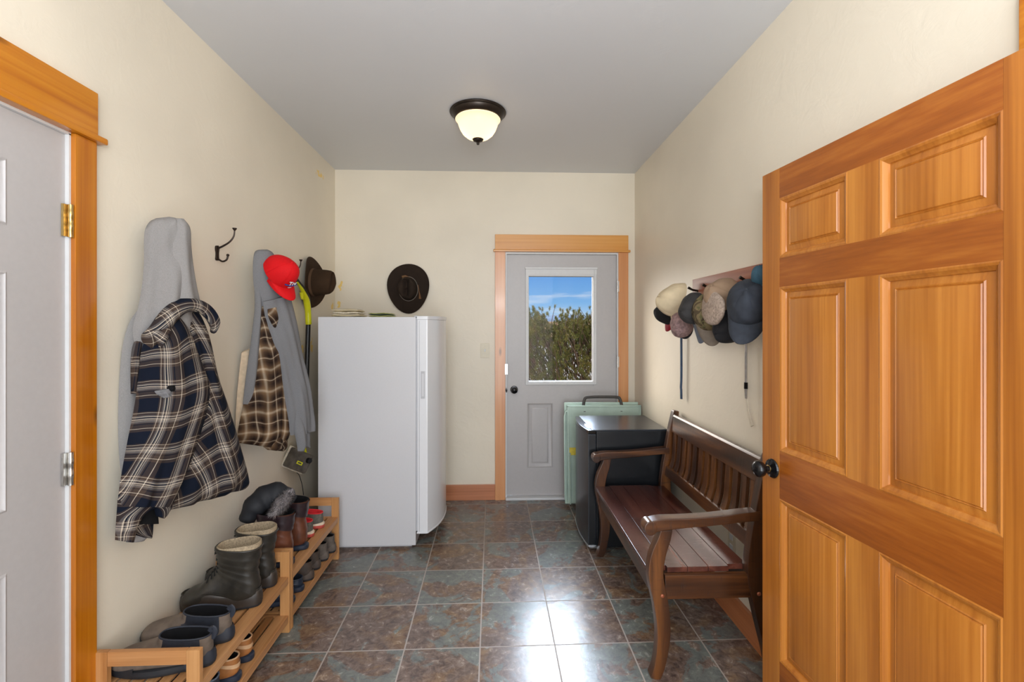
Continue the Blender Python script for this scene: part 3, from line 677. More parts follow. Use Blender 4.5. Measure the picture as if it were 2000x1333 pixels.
link('handle', MB().tube([tuple(lean @ Vector(p)) for p in hp], 0.012, 10, 0.8), M['dark_plastic'], G)
link('sticker', gbox(MB(), gx0 + 0.034, gx0 + 0.10, -0.014, -0.0125, 0.43, 0.49), M['yellow_lbl'], G)
for x in (0.72, 1.02): link('slot', gbox(MB(), x - 0.008, x + 0.008, -0.014, -0.0125, 0.772, 0.777), M['dark_plastic'], G)

# ------------------------------------------------------------------ bench
B = thing('wooden_bench', 'dark distressed wooden bench with slatted back and curved arms', 'bench', (0.9, 2.44, 0))
BY0, BY1 = 1.905, 2.975
def yprism(pts, y0, y1): return MB().prism(pts, 'Y', y0, y1)
def rib(cl, wd, n=5):
    """outline from a centreline (x,z) and widths"""
    c = spline([(p[0], p[1], w_) for p, w_ in zip(cl, wd)], n); Lp, Rp = [], []
    for i, (x_, z_, w_) in enumerate(c):
        a_ = Vector(c[max(i - 1, 0)][:2]); b_ = Vector(c[min(i + 1, len(c) - 1)][:2]); t_ = (b_ - a_).normalized(); n_ = Vector((-t_.y, t_.x))
        Lp.append((x_ + n_.x * w_ / 2, z_ + n_.y * w_ / 2)); Rp.append((x_ - n_.x * w_ / 2, z_ - n_.y * w_ / 2))
    return Lp + Rp[::-1]
front_leg = rib([(0.660, 0.0), (0.682, 0.06), (0.698, 0.18), (0.688, 0.30), (0.665, 0.42), (0.672, 0.50), (0.700, 0.58), (0.712, 0.63)], [0.042, 0.046, 0.055, 0.06, 0.062, 0.062, 0.052, 0.046])
back_leg = rib([(1.166, 0.0), (1.150, 0.10), (1.115, 0.26), (1.085, 0.42), (1.088, 0.52), (1.112, 0.68), (1.138, 0.82), (1.153, 0.922)], [0.045, 0.050, 0.058, 0.064, 0.062, 0.056, 0.052, 0.034])
arm = rib([(0.635, 0.628), (0.690, 0.640), (0.78, 0.645), (0.90, 0.652), (1.02, 0.664), (1.105, 0.670)], [0.050, 0.048, 0.040, 0.038, 0.038, 0.040])
knob_arm = [(0.640 + 0.027 * math.cos(q), 0.627 + 0.030 * math.sin(q)) for q in [2 * PI * k / 20 for k in range(20)]]
for y0, y1 in ((BY0, BY0 + 0.045), (BY1 - 0.045, BY1)):
    q = link('front_leg', yprism(front_leg, y0, y1), M['bench_z'], B, bevel=0.004)
    q = link('back_post', yprism(back_leg, y0, y1), M['bench_z'], B, bevel=0.004)
    q = link('armrest', yprism(arm, y0 - 0.006, y1 + 0.006).prism(knob_arm, 'Y', y0 - 0.008, y1 + 0.008), M['bench_x'], B, bevel=0.005)
    for x_ in (0.690, 1.098): link('peg', MB().sphere((x_, y0 - 0.0005, 0.345), 0.0085, 8, (1, 0.5, 1)), M['copper'], B)
link('end_apron', MB().box(0.705, 1.07, BY0 + 0.008, BY0 + 0.032, 0.325, 0.425), M['bench_x'], B, bevel=0.003)
link('end_apron', MB().box(0.705, 1.07, BY1 - 0.032, BY1 - 0.008, 0.325, 0.425), M['bench_x'], B, bevel=0.003)
link('front_apron', MB().box(0.655, 0.680, BY0 + 0.04, BY1 - 0.04, 0.335, 0.425), M['bench_y'], B, bevel=0.003)
link('back_apron', MB().box(1.060, 1.080, BY0 + 0.04, BY1 - 0.04, 0.335, 0.425), M['bench_y'], B, bevel=0.003)
xs = [0.636, 0.722, 0.810, 0.898, 0.986, 1.072]
for i in range(5):
    link('seat_board', MB().box(xs[i], xs[i + 1] - 0.0015, BY0 + (0.046 if i in (0, 4) else 0.030), BY1 - (0.046 if i in (0, 4) else 0.030), 0.426, 0.448), M['seat_y'], B, bevel=0.002)
top = [(1.118, 0.790), (1.150, 0.790), (1.162, 0.892), (1.155, 0.900), (1.134, 0.900), (1.128, 0.890)]
link('top_rail', yprism(top, BY0 + 0.045, BY1 - 0.045), M['bench_y'], B, bevel=0.004, smooth=22)
link('lower_rail', MB().prism([(1.075, 0.515), (1.105, 0.515), (1.112, 0.575), (1.084, 0.575)], 'Y', BY0 + 0.045, BY1 - 0.045), M['bench_y'], B, bevel=0.003)
NS = 13; sl0, sl1 = BY0 + 0.065, BY1 - 0.065
slat = rib([(1.098, 0.560), (1.118, 0.62), (1.126, 0.70), (1.132, 0.80)], [0.016] * 4)
for k in range(NS):
    yc = sl0 + 0.025 + (sl1 - sl0 - 0.05) * k / (NS - 1)
    link('back_slat', yprism(slat, yc - 0.023, yc + 0.023), M['bench_z'], B, bevel=0.002)

# ------------------------------------------------------------------ hooks
def hook(name, y, z, label):
    h = thing(name, label, 'hook', (XL, y, z), group='coat hooks on the left wall')
    pl = MB()
    prof = [(0.006, -0.036), (0.011, -0.030), (0.009, -0.016), (0.0085, 0.0), (0.012, 0.012), (0.013, 0.022), (0.010, 0.031), (0.004, 0.035)]
    rings = []
    for w_, zz in spline(prof, 3): rings.append([(XL + 0.0 if math.cos(q) < 0 else XL + 0.006 + 0.005 * math.cos(q), y + w_ * math.sin(q), z + zz) for q in [2 * PI * k / 12 for k in range(12)]])
    pl.loft(rings); link('back_plate', pl, M['oilbronze'], h)
    up = spline([(XL + 0.006, y, z + 0.022), (XL + 0.030, y + 0.003, z + 0.034), (XL + 0.060, y + 0.005, z + 0.055), (XL + 0.078, y + 0.006, z + 0.082), (XL + 0.082, y + 0.006, z + 0.112)], 5)
    m_ = MB().tube(up, [0.0052 - 0.0018 * i / (len(up) - 1) for i in range(len(up))], 8)
    m_.lathe([(0.0035, 0.108), (0.010, 0.118), (0.0102, 0.121), (0.0001, 0.121)], Matrix.Translation((XL + 0.082, y + 0.006, z)), 12)
    link('coat_prong', m_, M['oilbronze'], h)
    lo = spline([(XL + 0.006, y, z - 0.026), (XL + 0.026, y + 0.002, z - 0.040), (XL + 0.046, y + 0.003, z - 0.032), (XL + 0.052, y + 0.003, z - 0.012)], 5)
    m_ = MB().tube(lo, 0.0042, 8); m_.sphere((XL + 0.052, y + 0.003, z - 0.010), 0.0068, 8)
    link('lower_prong', m_, M['oilbronze'], h)
hook('coat_hook', 1.885, 1.735, 'bronze coat hook holding up the grey hoodie next to the grey door')
hook('coat_hook', 2.290, 1.812, 'empty bronze double coat hook between the two hanging bundles')
hook('coat_hook', 2.665, 1.700, 'bronze coat hook under the red cap')
hook('coat_hook', 3.055, 1.770, 'bronze coat hook with the yellow and black floor tool')

# ------------------------------------------------------------------ garments
def frame(P0, P1):
    P0 = Vector((*P0, 0)); P1 = Vector((*P1, 0)); D = (P1 - P0).normalized(); N = Vector((D.y, -D.x, 0))
    if N.y > 0: N = -N
    return P0, D, N
GA = frame((-1.31, 1.63), (-1.10, 2.15))
GB = frame((-1.30, 2.36), (-1.10, 2.78))
def drape(G_, rows, mat, parent, name, off=0.0, thick=0.03, folds=3, famp=0.006, seed=0, nu=28, nv=6, uvrot=0.0, uvs=1.0, back=0.012, wob=0.0, flare=1.0):
    """rows: (sL,zL),(sR,zR),bulge ; front and back skins joined at the sides"""
    P0, D, N = G_; rnd = random.Random(seed)
    ph = [rnd.uniform(0, 6.28) for _ in range(6)]
    rr = spline([(a_[0], a_[1], b_[0], b_[1], q) for a_, b_, q in rows], nv)
    rings = []; uv = []; vv = 0; prev = None
    for i, (s0, z0, s1, z1, q) in enumerate(rr):
        t_ = i / (len(rr) - 1); mid = Vector(((s0 + s1) / 2, (z0 + z1) / 2))
        if prev is not None: vv += (mid - prev).length
        prev = mid; w_ = math.hypot(s1 - s0, z1 - z0); ring = []
        for side in (0, 1):
            for k in range(nu):
                u = k / (nu - 1) if side == 0 else 1 - k / (nu - 1)
                e_ = (math.sin(PI * min(max(u, 0.0), 1.0)) ** 0.55)
                fo = famp * (0.25 + flare * t_) * e_ * (math.sin(2 * PI * (folds * u + 0.35 * t_) + ph[0]) + 0.5 * math.sin(2 * PI * (folds * 1.9 * u - 0.5 * t_) + ph[1]))
                fo += famp * 0.8 * e_ * math.sin(7 * t_ * 2.2 + 4 * u + ph[2]) * (0.5 + 0.5 * math.sin(9 * u + ph[3]))
                d_ = (thick * q * e_ + fo) if side == 0 else (-back * e_ + fo * 0.4)
                sh = wob * math.sin(2 * PI * (folds * u) + ph[4]) * t_
                p = P0 + D * (s0 + (s1 - s0) * u) + N * (d_ + off) + Vector((0, 0, z0 + (z1 - z0) * u + sh))
                ring.append(tuple(p))
                U = (u - 0.5) * w_ + famp * 0.9 * math.sin(2 * PI * folds * u + 3 * t_ + ph[0]); V_ = vv + famp * 1.0 * math.sin(2 * PI * folds * 0.7 * u + ph[3]) + famp * math.sin(8 * t_ + ph[5])
                c_, s_ = math.cos(uvrot), math.sin(uvrot)
                uv.append((uvs * (U * c_ - V_ * s_) + 3, uvs * (U * s_ + V_ * c_) + 3))
        rings.append(ring)
    mb = MB().loft(rings, True, True, uv)
    return link(name, mb, mat, parent, smooth=70)

# grey hoodie on the first hook
H = thing('grey_hoodie', 'heather grey hoodie hanging by its hood behind the navy plaid shirt', 'hoodie', (-1.27, 1.88, 1.80))
drape(GA, [((0.163, 1.862), (0.203, 1.875), 0.3), ((0.138, 1.844), (0.232, 1.873), 0.7), ((0.121, 1.812), (0.248, 1.853), 0.8), ((0.116, 1.771), (0.260, 1.795), 1), ((0.116, 1.706), (0.267, 1.737), 1), ((0.111, 1.622), (0.282, 1.658), 1), ((0.097, 1.530), (0.298, 1.558), 1), ((0.079, 1.448), (0.313, 1.456), 1), ((0.094, 1.365), (0.302, 1.375), 0.5)], M['heather'], H, 'hood', thick=0.055, folds=1.5, famp=0.010, seed=3, back=0.03)
drape(GA, [((0.203, 1.867), (0.232, 1.869), 0.4), ((0.187, 1.840), (0.254, 1.844), 0.8), ((0.181, 1.782), (0.260, 1.775), 1), ((0.178, 1.686), (0.274, 1.657), 1), ((0.189, 1.552), (0.302, 1.538), 1)], M['heather'], H, 'hood_fold', off=0.035, thick=0.035, folds=1, famp=0.004, seed=5)
drape(GA, [((0.131, 1.531), (0.261, 1.536), 0.6), ((0.094, 1.471), (0.292, 1.472), 1), ((0.071, 1.367), (0.302, 1.334), 1), ((0.060, 1.170), (0.302, 1.130), 1), ((0.064, 0.990), (0.323, 0.920), 1), ((0.081, 0.877), (0.345, 0.810), 0.6)], M['heather'], H, 'body', off=-0.045, thick=0.03, folds=3, famp=0.006, seed=6)
drape(GA, [((0.048, 0.923), (0.149, 0.873), 0.8), ((0.058, 0.813), (0.145, 0.780), 1), ((0.064, 0.739), (0.145, 0.705), 1), ((0.071, 0.697), (0.131, 0.678), 0.5)], M['heather'], H, 'sleeve_end', off=-0.02, thick=0.03, folds=1, famp=0.003, seed=7)

# navy plaid shirt jacket
Sh = thing('navy_plaid_shirt', 'padded navy, brown and white plaid shirt jacket with a torn sleeve', 'shirt', (-1.2, 1.90, 1.2))
drape(GA, [((0.178, 1.544), (0.311, 1.538), 0.4), ((0.189, 1.510), (0.340, 1.493), 0.8), ((0.222, 1.417), (0.371, 1.403), 1), ((0.246, 1.258), (0.407, 1.252), 1), ((0.242, 1.100), (0.459, 1.104), 1.1), ((0.207, 0.951), (0.519, 0.912), 1.2), ((0.181, 0.844), (0.556, 0.788), 1.1), ((0.178, 0.784), (0.564, 0.749), 0.7), ((0.203, 0.761), (0.550, 0.733), 0.3)], M['plaid_navy'], Sh, 'back_panel', off=-0.015, thick=0.065, folds=2.5, famp=0.008, seed=11, uvrot=0.30, nu=36)
drape(GA, [((0.094, 1.405), (0.185, 1.533), 0.5), ((0.084, 1.366), (0.246, 1.456), 0.9), ((0.077, 1.294), (0.286, 1.355), 1), ((0.064, 1.187), (0.330, 1.229), 1.1), ((0.045, 1.084), (0.323, 1.126), 1.1), ((0.030, 0.999), (0.278, 0.993), 1.1), ((0.017, 0.915), (0.232, 0.886), 1.05), ((0.011, 0.857), (0.189, 0.793), 0.9)], M['plaid_navy'], Sh, 'sleeve', off=0.035, thick=0.065, folds=2, famp=0.007, seed=12, uvrot=-0.12, nu=36)
drape(GA, [((0.011, 0.874), (0.189, 0.812), 0.9), ((0.008, 0.823), (0.094, 0.800), 0.9), ((0.005, 0.777), (0.064, 0.757), 0.9), ((0.004, 0.743), (0.060, 0.712), 0.6)], M['plaid_navy'], Sh, 'cuff', off=0.036, thick=0.045, folds=1, famp=0.003, seed=13, uvrot=0.05)
drape(GA, [((0.084, 0.867), (0.189, 0.832), 0.8), ((0.117, 0.819), (0.178, 0.788), 0.9), ((0.131, 0.776), (0.154, 0.758), 0.5)], M['plaid_navy'], Sh, 'cuff_flap', off=0.042, thick=0.04, folds=1, famp=0.003, seed=14, uvrot=0.6)
drape(GA, [((0.048, 0.788), (0.149, 0.738), 0.7), ((0.058, 0.745), (0.145, 0.698), 0.7), ((0.107, 0.703), (0.142, 0.684), 0.3)], M['plaid_navy'], Sh, 'cuff_back', off=0.0, thick=0.03, folds=1, famp=0.003, seed=15, uvrot=0.6)
drape(GA, [((0.084, 0.849), (0.107, 0.853), 0.4), ((0.058, 0.813), (0.142, 0.786), 0.5), ((0.055, 0.775), (0.149, 0.738), 0.4)], M['dark_inside'], Sh, 'cuff_opening', off=0.028, thick=0.02, folds=1, famp=0.001, seed=16)
drape(GA, [((0.142, 0.847), (0.207, 0.893), 0.6), ((0.149, 0.798), (0.207, 0.806), 0.9), ((0.152, 0.767), (0.200, 0.760), 0.6)], M['plaid_navy'], Sh, 'front_panel', off=0.0, thick=0.04, folds=1, famp=0.003, seed=17, uvrot=0.1)
drape(GA, [((0.090, 1.420), (0.121, 1.427), 0.3), ((0.077, 1.377), (0.104, 1.383), 0.7), ((0.074, 1.312), (0.094, 1.318), 0.7), ((0.077, 1.222), (0.087, 1.224), 0.3)], M['plaid_navy'], Sh, 'front_placket', off=0.0, thick=0.03, folds=1, famp=0.002, seed=18)
def strap_tube(G_, pts, rad, mat, parent, name, flat=2.0, n=14, uvrot=0):
    P0, D, N = G_; P = [tuple(P0 + D * p[0] + N * p[2] + Vector((0, 0, p[1]))) for p in pts]
    return link(name, MB().tube(spline(P, 5), rad, n, flat, up=(0, 0, 1)), mat, parent, smooth=80)
drape(GA, [((0.077, 1.438), (0.101, 1.380), 0.4), ((0.101, 1.464), (0.131, 1.404), 0.9), ((0.131, 1.509), (0.163, 1.449), 1), ((0.170, 1.548), (0.196, 1.491), 1), ((0.219, 1.568), (0.234, 1.515), 1), ((0.274, 1.565), (0.278, 1.513), 0.9), ((0.323, 1.539), (0.311, 1.485), 0.8), ((0.353, 1.494), (0.332, 1.448), 0.7), ((0.353, 1.456), (0.336, 1.431), 0.3)], M['plaid_navy'], Sh, 'collar', off=0.062, thick=0.034, folds=1, famp=0.001, seed=22, uvrot=0.2, back=0.03, nu=16)
drape(GA, [((0.084, 1.442), (0.149, 1.456), 0.5), ((0.094, 1.416), (0.142, 1.428), 0.8), ((0.107, 1.387), (0.121, 1.397), 0.5)], M['plaid_navy'], Sh, 'collar_point', off=0.095, thick=0.02, folds=1, famp=0.001, seed=19, uvrot=0.8)
drape(GA, [((0.090, 1.234), (0.149, 1.238), 0.8), ((0.097, 1.223), (0.154, 1.222), 1), ((0.121, 1.205), (0.149, 1.208), 0.6)], M['heather2'], Sh, 'torn_patch', off=0.096, thick=0.010, folds=2, famp=0.002, seed=20)
drape(GA, [((0.135, 1.247), (0.156, 1.249), 0.8), ((0.131, 1.237), (0.159, 1.235), 1), ((0.138, 1.226), (0.156, 1.226), 0.6)], M['dark_inside'], Sh, 'torn_edge', off=0.099, thick=0.010, folds=2, famp=0.001, seed=21)

# second bundle: grey zip hoodie over a brown plaid shirt
H2 = thing('zip_hoodie', 'grey zip hoodie hanging under the red cap', 'hoodie', (-1.27, 2.65, 1.75))
drape(GB, [((0.151, 1.862), (0.200, 1.870), 0.3), ((0.127, 1.843), (0.231, 1.852), 0.8), ((0.116, 1.772), (0.273, 1.791), 0.9), ((0.121, 1.667), (0.310, 1.682), 1), ((0.148, 1.562), (0.330, 1.598), 0.9), ((0.160, 1.495), (0.344, 1.512), 0.6)], M['heather2'], H2, 'hood', thick=0.05, folds=1, famp=0.004, seed=31, back=0.03)
drape(GB, [((0.148, 1.589), (0.316, 1.640), 0.7), ((0.175, 1.455), (0.365, 1.454), 1), ((0.225, 1.290), (0.407, 1.278), 1), ((0.267, 1.119), (0.451, 1.097), 1.1), ((0.296, 0.946), (0.481, 0.942), 1), ((0.323, 0.855), (0.489, 0.850), 0.6)], M['heather2'], H2, 'front_panel', off=0.03, thick=0.05, folds=2, famp=0.009, seed=32)
drape(GB, [((0.375, 1.106), (0.466, 1.095), 0.7), ((0.386, 0.988), (0.481, 0.957), 1), ((0.400, 0.868), (0.485, 0.836), 1), ((0.429, 0.768), (0.496, 0.740), 0.5)], M['heather2'], H2, 'sleeve', off=-0.01, thick=0.045, folds=1, famp=0.003, seed=33)
drape(GB, [((0.316, 0.999), (0.386, 0.988), 0.7), ((0.330, 0.883), (0.400, 0.868), 1), ((0.347, 0.804), (0.404, 0.791), 1), ((0.354, 0.762), (0.400, 0.751), 0.5)], M['heather2'], H2, 'sleeve', off=0.05, thick=0.03, folds=1, famp=0.003, seed=34)
drape(GB, [((0.121, 1.720), (0.169, 1.711), 0.5), ((0.127, 1.561), (0.157, 1.562), 0.8), ((0.107, 1.402), (0.151, 1.401), 0.8), ((0.075, 1.195), (0.139, 1.188), 0.8), ((0.059, 1.067), (0.133, 1.056), 0.5)], M['heather2'], H2, 'left_panel', off=0.0, thick=0.03, folds=1, famp=0.002, seed=35)
P2 = thing('brown_plaid_shirt', 'brown and cream flannel plaid shirt hanging inside the grey zip hoodie', 'shirt', (-1.25, 2.62, 1.3))
drape(GB, [((0.145, 1.562), (0.206, 1.586), 0.5), ((0.133, 1.402), (0.273, 1.427), 0.9), ((0.098, 1.219), (0.323, 1.226), 1), ((0.059, 1.041), (0.344, 0.995), 1.1), ((0.036, 0.929), (0.344, 0.851), 1), ((0.042, 0.874), (0.296, 0.782), 0.5)], M['plaid_brown'], P2, 'body', off=-0.005, thick=0.055, folds=3, famp=0.007, seed=36, uvrot=0.12)
drape(GB, [((0.157, 1.549), (0.212, 1.564), 0.4), ((0.163, 1.509), (0.225, 1.496), 0.7), ((0.194, 1.455), (0.206, 1.452), 0.3)], M['plaid_brown'], P2, 'collar', off=0.055, thick=0.02, folds=1, famp=0.001, seed=37, uvrot=0.7)
drape(GB, [((0.075, 1.325), (0.133, 1.348), 0.4), ((0.053, 1.145), (0.133, 1.136), 0.7), ((0.042, 0.967), (0.133, 0.949), 0.7), ((0.053, 0.887), (0.133, 0.864), 0.4)], M['cream_cloth'], P2, 'lining', off=-0.03, thick=0.02, folds=1, famp=0.003, seed=38)
drape(GB, [((0.133, 0.923), (0.330, 0.854), 0.6), ((0.169, 0.840), (0.330, 0.791), 0.8), ((0.209, 0.798), (0.310, 0.767), 0.3)], M['plaid_brown'], P2, 'hem_fold', off=-0.01, thick=0.06, folds=2, famp=0.006, seed=39, uvrot=0.9)

# ------------------------------------------------------------------ caps
def cap(name, label, loc, fwd, up, crown, brim, scale=1.0, brim_len=0.072, height=0.115, inner='dark_inside', category='cap', group=None, flat=0.0, bend=0.028, strap=None, brimmed=True):
    """fwd: where the brim points, up: where the top of the crown points (world directions)"""
    U = Vector(up).normalized(); Fw = Vector(fwd); Fw = (Fw - U * Fw.dot(U)).normalized(); Sx = Fw.cross(U)
    rot = Matrix((Sx, Fw, U)).transposed()
    root = thing(name, label, category, loc, rot.to_euler(), group)
    rx, ry = 0.080 * scale, 0.096 * scale; H_ = height * scale; n = 72; sd = sum(map(ord, label)) % 17; dent = 0.028 if name != 'red_cap' else 0.006
    def ring(t_, k_=1.0):
        c = (1 - t_ ** 2.1) ** 0.5 if t_ < 1 else 0.0
        out = []
        for j in range(n):
            q = 2 * PI * j / n; cx_, sy_ = math.cos(q), math.sin(q)
            seam = 1 - 0.03 * (1 - abs(math.sin(3 * q))) ** 9 * min(1, t_ * 3) + dent * math.sin(2 * q + sd) * math.sin(5 * t_ + sd * 2) + dent * 0.6 * math.sin(5 * q + 9 * t_ + sd)
            fr_ = 1 + 0.05 * max(0, sy_) * t_
            out.append((rx * c * cx_ * seam * k_, (ry * c * sy_) * seam * fr_ * k_ + 0.006 * t_, H_ * t_ * (1 + 0.16 * sy_ * min(1, t_ * 1.4) * (c ** 0.5)) + H_ * dent * 1.2 * math.sin(3 * q + sd) * t_))
        return out
    ts = [0, 0.08, 0.2, 0.35, 0.5, 0.65, 0.78, 0.88, 0.95, 0.99]
    rings = [ring(t_) for t_ in [0, .06, .12, .2, .28, .36, .44, .52, .6, .68, .75, .82, .88, .93, .97, .99]]; cm = MB().loft(rings, False, True)
    for j in range(0, n, n // 6): cm.tube([tuple(Vector(r_[j]) * 1.0) for r_ in rings], 0.0011, 5)
    link('crown', cm, M[crown], root, world=False, smooth=70)
    link('lining', MB().loft([ring(0.0, 0.999)] + [ring(t_, 0.955) for t_ in (0.02, 0.2, 0.5, 0.78)], False, True), M[inner], root, world=False, smooth=70)
    link('button', MB().sphere((0, 0.006 * scale, H_ * 0.995), 0.006 * scale, 8, (1, 1, 0.6)), M[crown], root, world=False)
    if brimmed:
        nb, nr = 21, 7; vs_t, vs_b = [], []
        for i in range(nr):
            r_ = i / (nr - 1)
            for j in range(nb):
                q = R(16) + R(148) * j / (nb - 1); s_ = math.sin((q - R(16)) / R(148) * PI)
                xx = rx * math.cos(q); y0 = ry * math.sin(q)
                yy = y0 + brim_len * scale * r_ * (s_ ** 0.6); xx *= 1 - 0.10 * r_
                zz = 0.004 - bend * scale * (xx / rx) ** 2 * (0.35 + 0.65 * r_) - 0.010 * r_ * r_
                vs_t.append((xx, yy, zz + 0.0018)); vs_b.append((xx, yy, zz - 0.0018))
        N_ = nb * nr; fs = []
        for i in range(nr - 1):
            for j in range(nb - 1):
                a0 = i * nb + j; fs.append((a0, a0 + 1, a0 + nb + 1, a0 + nb)); fs.append((N_ + a0, N_ + a0 + nb, N_ + a0 + nb + 1, N_ + a0 + 1))
        bd = list(range(nb)) + [i * nb + nb - 1 for i in range(1, nr)] + [(nr - 1) * nb + j for j in range(nb - 2, -1, -1)] + [i * nb for i in range(nr - 2, 0, -1)]
        for a0, b0 in zip(bd, bd[1:] + bd[:1]): fs.append((a0, b0, b0 + N_, a0 + N_))
        link('brim', MB().add(vs_t + vs_b, fs), M[brim], root, world=False, smooth=70)
    if strap:
        link('strap', MB().tube([(rx * 1.01 * math.cos(q), ry * 1.01 * math.sin(q), 0.012) for q in [R(200) + R(140) * k / 12 for k in range(13)]], 0.005, 8, 1.6), M[strap], root, world=False)
    return root
# red cap on the third hook
RC = cap('red_cap', 'bright red baseball cap with white lettering hung on the left wall', (-1.150, 2.530, 1.745), (0.46, -0.05, -0.88), (0.74, -0.42, 0.45), 'red', 'red', 1.0, brim_len=0.070)
def text_on(root, s, size, mat, name, loc, rot, bend_r=None):
    cu = bpy.data.curves.new('t', 'FONT'); cu.body = s; cu.size = size; cu.extrude = 0.0006; cu.align_x = 'CENTER'; cu.align_y = 'CENTER'; cu.offset = 0.0006
    o = bpy.data.objects.new('t', cu); COL.objects.link(o)
    dg = bpy.context.evaluated_depsgraph_get(); me = bpy.data.meshes.new_from_object(o.evaluated_get(dg)); me.name = name
    bpy.data.objects.remove(o)
    me.materials.clear(); me.materials.append(mat)
    for v_ in me.vertices:
        x_, y_, z_ = v_.co
        if bend_r: q = x_ / bend_r; x_, z_ = math.sin(q) * (bend_r + z_), math.cos(q) * (bend_r + z_) - bend_r
        v_.co = (x_, y_, z_)
    t_ = bpy.data.objects.new(name, me); COL.objects.link(t_); t_.parent = root; t_.location = loc; t_.rotation_euler = rot
    return t_
text_on(RC, 'Tru', 0.034, M['white_thread'], 'lettering', (0.010, 0.1035, 0.062), (R(74), 0, R(180)), 0.08)
text_on(RC, '\u2022\u2022\u2022\u2022\u2022\u2022', 0.011, M['white_thread'], 'small_lettering', (0.010, 0.106, 0.028), (R(80), 0, R(180)), 0.09)
bl_ = MB()
for k in range(9):
    pass
bl_.tube([(0.085 * math.sin(q) + 0.0, 0.104 * math.cos(q), 0.042) for q in [-0.35 + 0.85 * k / 10 for k in range(11)]], 0.0035, 8, 1.0)
link('blue_line', bl_, M['blue_thread'], RC, world=False)

# ------------------------------------------------------------------ brimmed felt hats
def felt_hat(name, label, loc, fwd, up, mat, band, a=0.178, b=0.205, ch=0.115, curl=0.035, extra=None):
    U = Vector(up).normalized(); Fw = Vector(fwd); Fw = (Fw - U * Fw.dot(U)).normalized(); Sx = Fw.cross(U)
    root = thing(name, label, 'hat', loc, Matrix((Sx, Fw, U)).transposed().to_euler())
    n = 48; rx, ry = 0.078, 0.098; rings = []; egg = 0.13 if band is None else 0.0
    def rg(fx, z_fn, k=1.0): return [(fx[0] * math.cos(q) , fx[1] * math.sin(q), z_fn(q)) for q in [2 * PI * j / n for j in range(n)]]
    br = [(1.0, 0.0), (0.97, 0.1), (0.85, 0.3), (0.6, 0.6), (0.3, 0.85), (0.0, 1.0)]
    def bz(q, t_): return curl * (math.cos(q) ** 2) * t_ ** 2.2 - 0.012 * (math.sin(q) ** 2) * t_ ** 2
    outer = []
    for t_ in (0, 0.15, 0.35, 0.6, 0.8, 0.93, 1.0):
        outer.append([(x_ * (1 + egg * t_ * math.sin(math.atan2(y_, x_))), y_, z_) for x_, y_, z_ in rg((rx + (a - rx) * t_, ry + (b - ry) * t_), lambda q, t_=t_: bz(q, t_) + 0.0)])
    lower = [[(x_ * 1.0, y_ * 1.0, z_ - 0.004) for x_, y_, z_ in r_] for r_ in outer[::-1]]
    mb = MB().loft(outer + lower, False, False); link('brim', mb, M[mat], root, world=False, smooth=80)
    cr_ = []
    for t_ in (0, 0.2, 0.45, 0.7, 0.88, 0.97, 1.0):
        sc = 1 - 0.14 * t_ - 0.10 * max(0, t_ - 0.85) / 0.15
        cr_.append([(rx * sc * math.cos(q) * (1 - 0.18 * t_ * max(0, math.sin(q)) ** 2), ry * sc * math.sin(q), ch * t_ * (1 - 0.10 * t_ * max(0, -math.sin(q)))) for q in [2 * PI * j / n for j in range(n)]])
    last = cr_[-1]
    for k in (0.82, 0.6, 0.35, 0.12, 0.02):
        rr_ = []
        for x_, y_, z_ in last:
            X_, Y_ = x_ * k, y_ * (0.15 + 0.85 * k) if k > 0.1 else y_ * k
            dep = 0.045 * math.exp(-(X_ / 0.020) ** 2) * math.exp(-((Y_ - 0.005) / 0.075) ** 4)
            rr_.append((X_, Y_, z_ + 0.006 * (1 - k) - dep))
        cr_.append(rr_)
    link('crown', MB().loft(cr_, False, True), M[mat], root, world=False, smooth=80)
    if band:
        bb = []
        for z_ in (0.002, 0.020): bb.append([((rx + 0.0025) * (1 - 0.14 * z_ / ch) * math.cos(q), (ry + 0.0025) * (1 - 0.14 * z_ / ch) * math.sin(q), z_) for q in [2 * PI * j / n for j in range(n)]])
        link('hat_band', MB().loft(bb, False, False), M[band], root, world=False, smooth=80)
    return root
felt_hat('cowboy_hat', 'brown felt cowboy hat on the left wall above the freezer', (-1.300, 3.385, 1.775), (0, 0.1, 1), (1, -0.05, 0), 'hat_brown', 'hat_band', 0.172, 0.182, 0.145, 0.030)
h2 = felt_hat('cowboy_hat', 'dark brown felt cowboy hat with cord and tassel on the back wall', (-0.722, YB - 0.025, 1.775), (0.0, 0, 1), (0, -1, 0), 'hat_dark', None, 0.172, 0.208, 0.120, 0.016)
n_ = 40
link('cord', MB().tube([(0.080 * math.cos(q), 0.100 * math.sin(q) - 0.002, 0.012 + 0.012 * math.sin(q)) for q in [2 * PI * j / n_ for j in range(n_ + 1)]], 0.0022, 6), M['cord'], h2, world=False)
link('tassel', MB().tube([(0.082, 0.03, 0.02), (0.087, 0.0, 0.018), (0.090, -0.03, 0.014), (0.094, -0.045, 0.014), (0.097, -0.085, 0.012)], [0.003, 0.003, 0.0035, 0.006, 0.012], 8), M['tassel'], h2, world=False)
link('feather', MB().tube([(0.02, 0.088, 0.05), (-0.015, 0.098, 0.06), (-0.042, 0.092, 0.05)], [0.002, 0.009, 0.010], 8, 0.5), M['tassel'], h2, world=False)

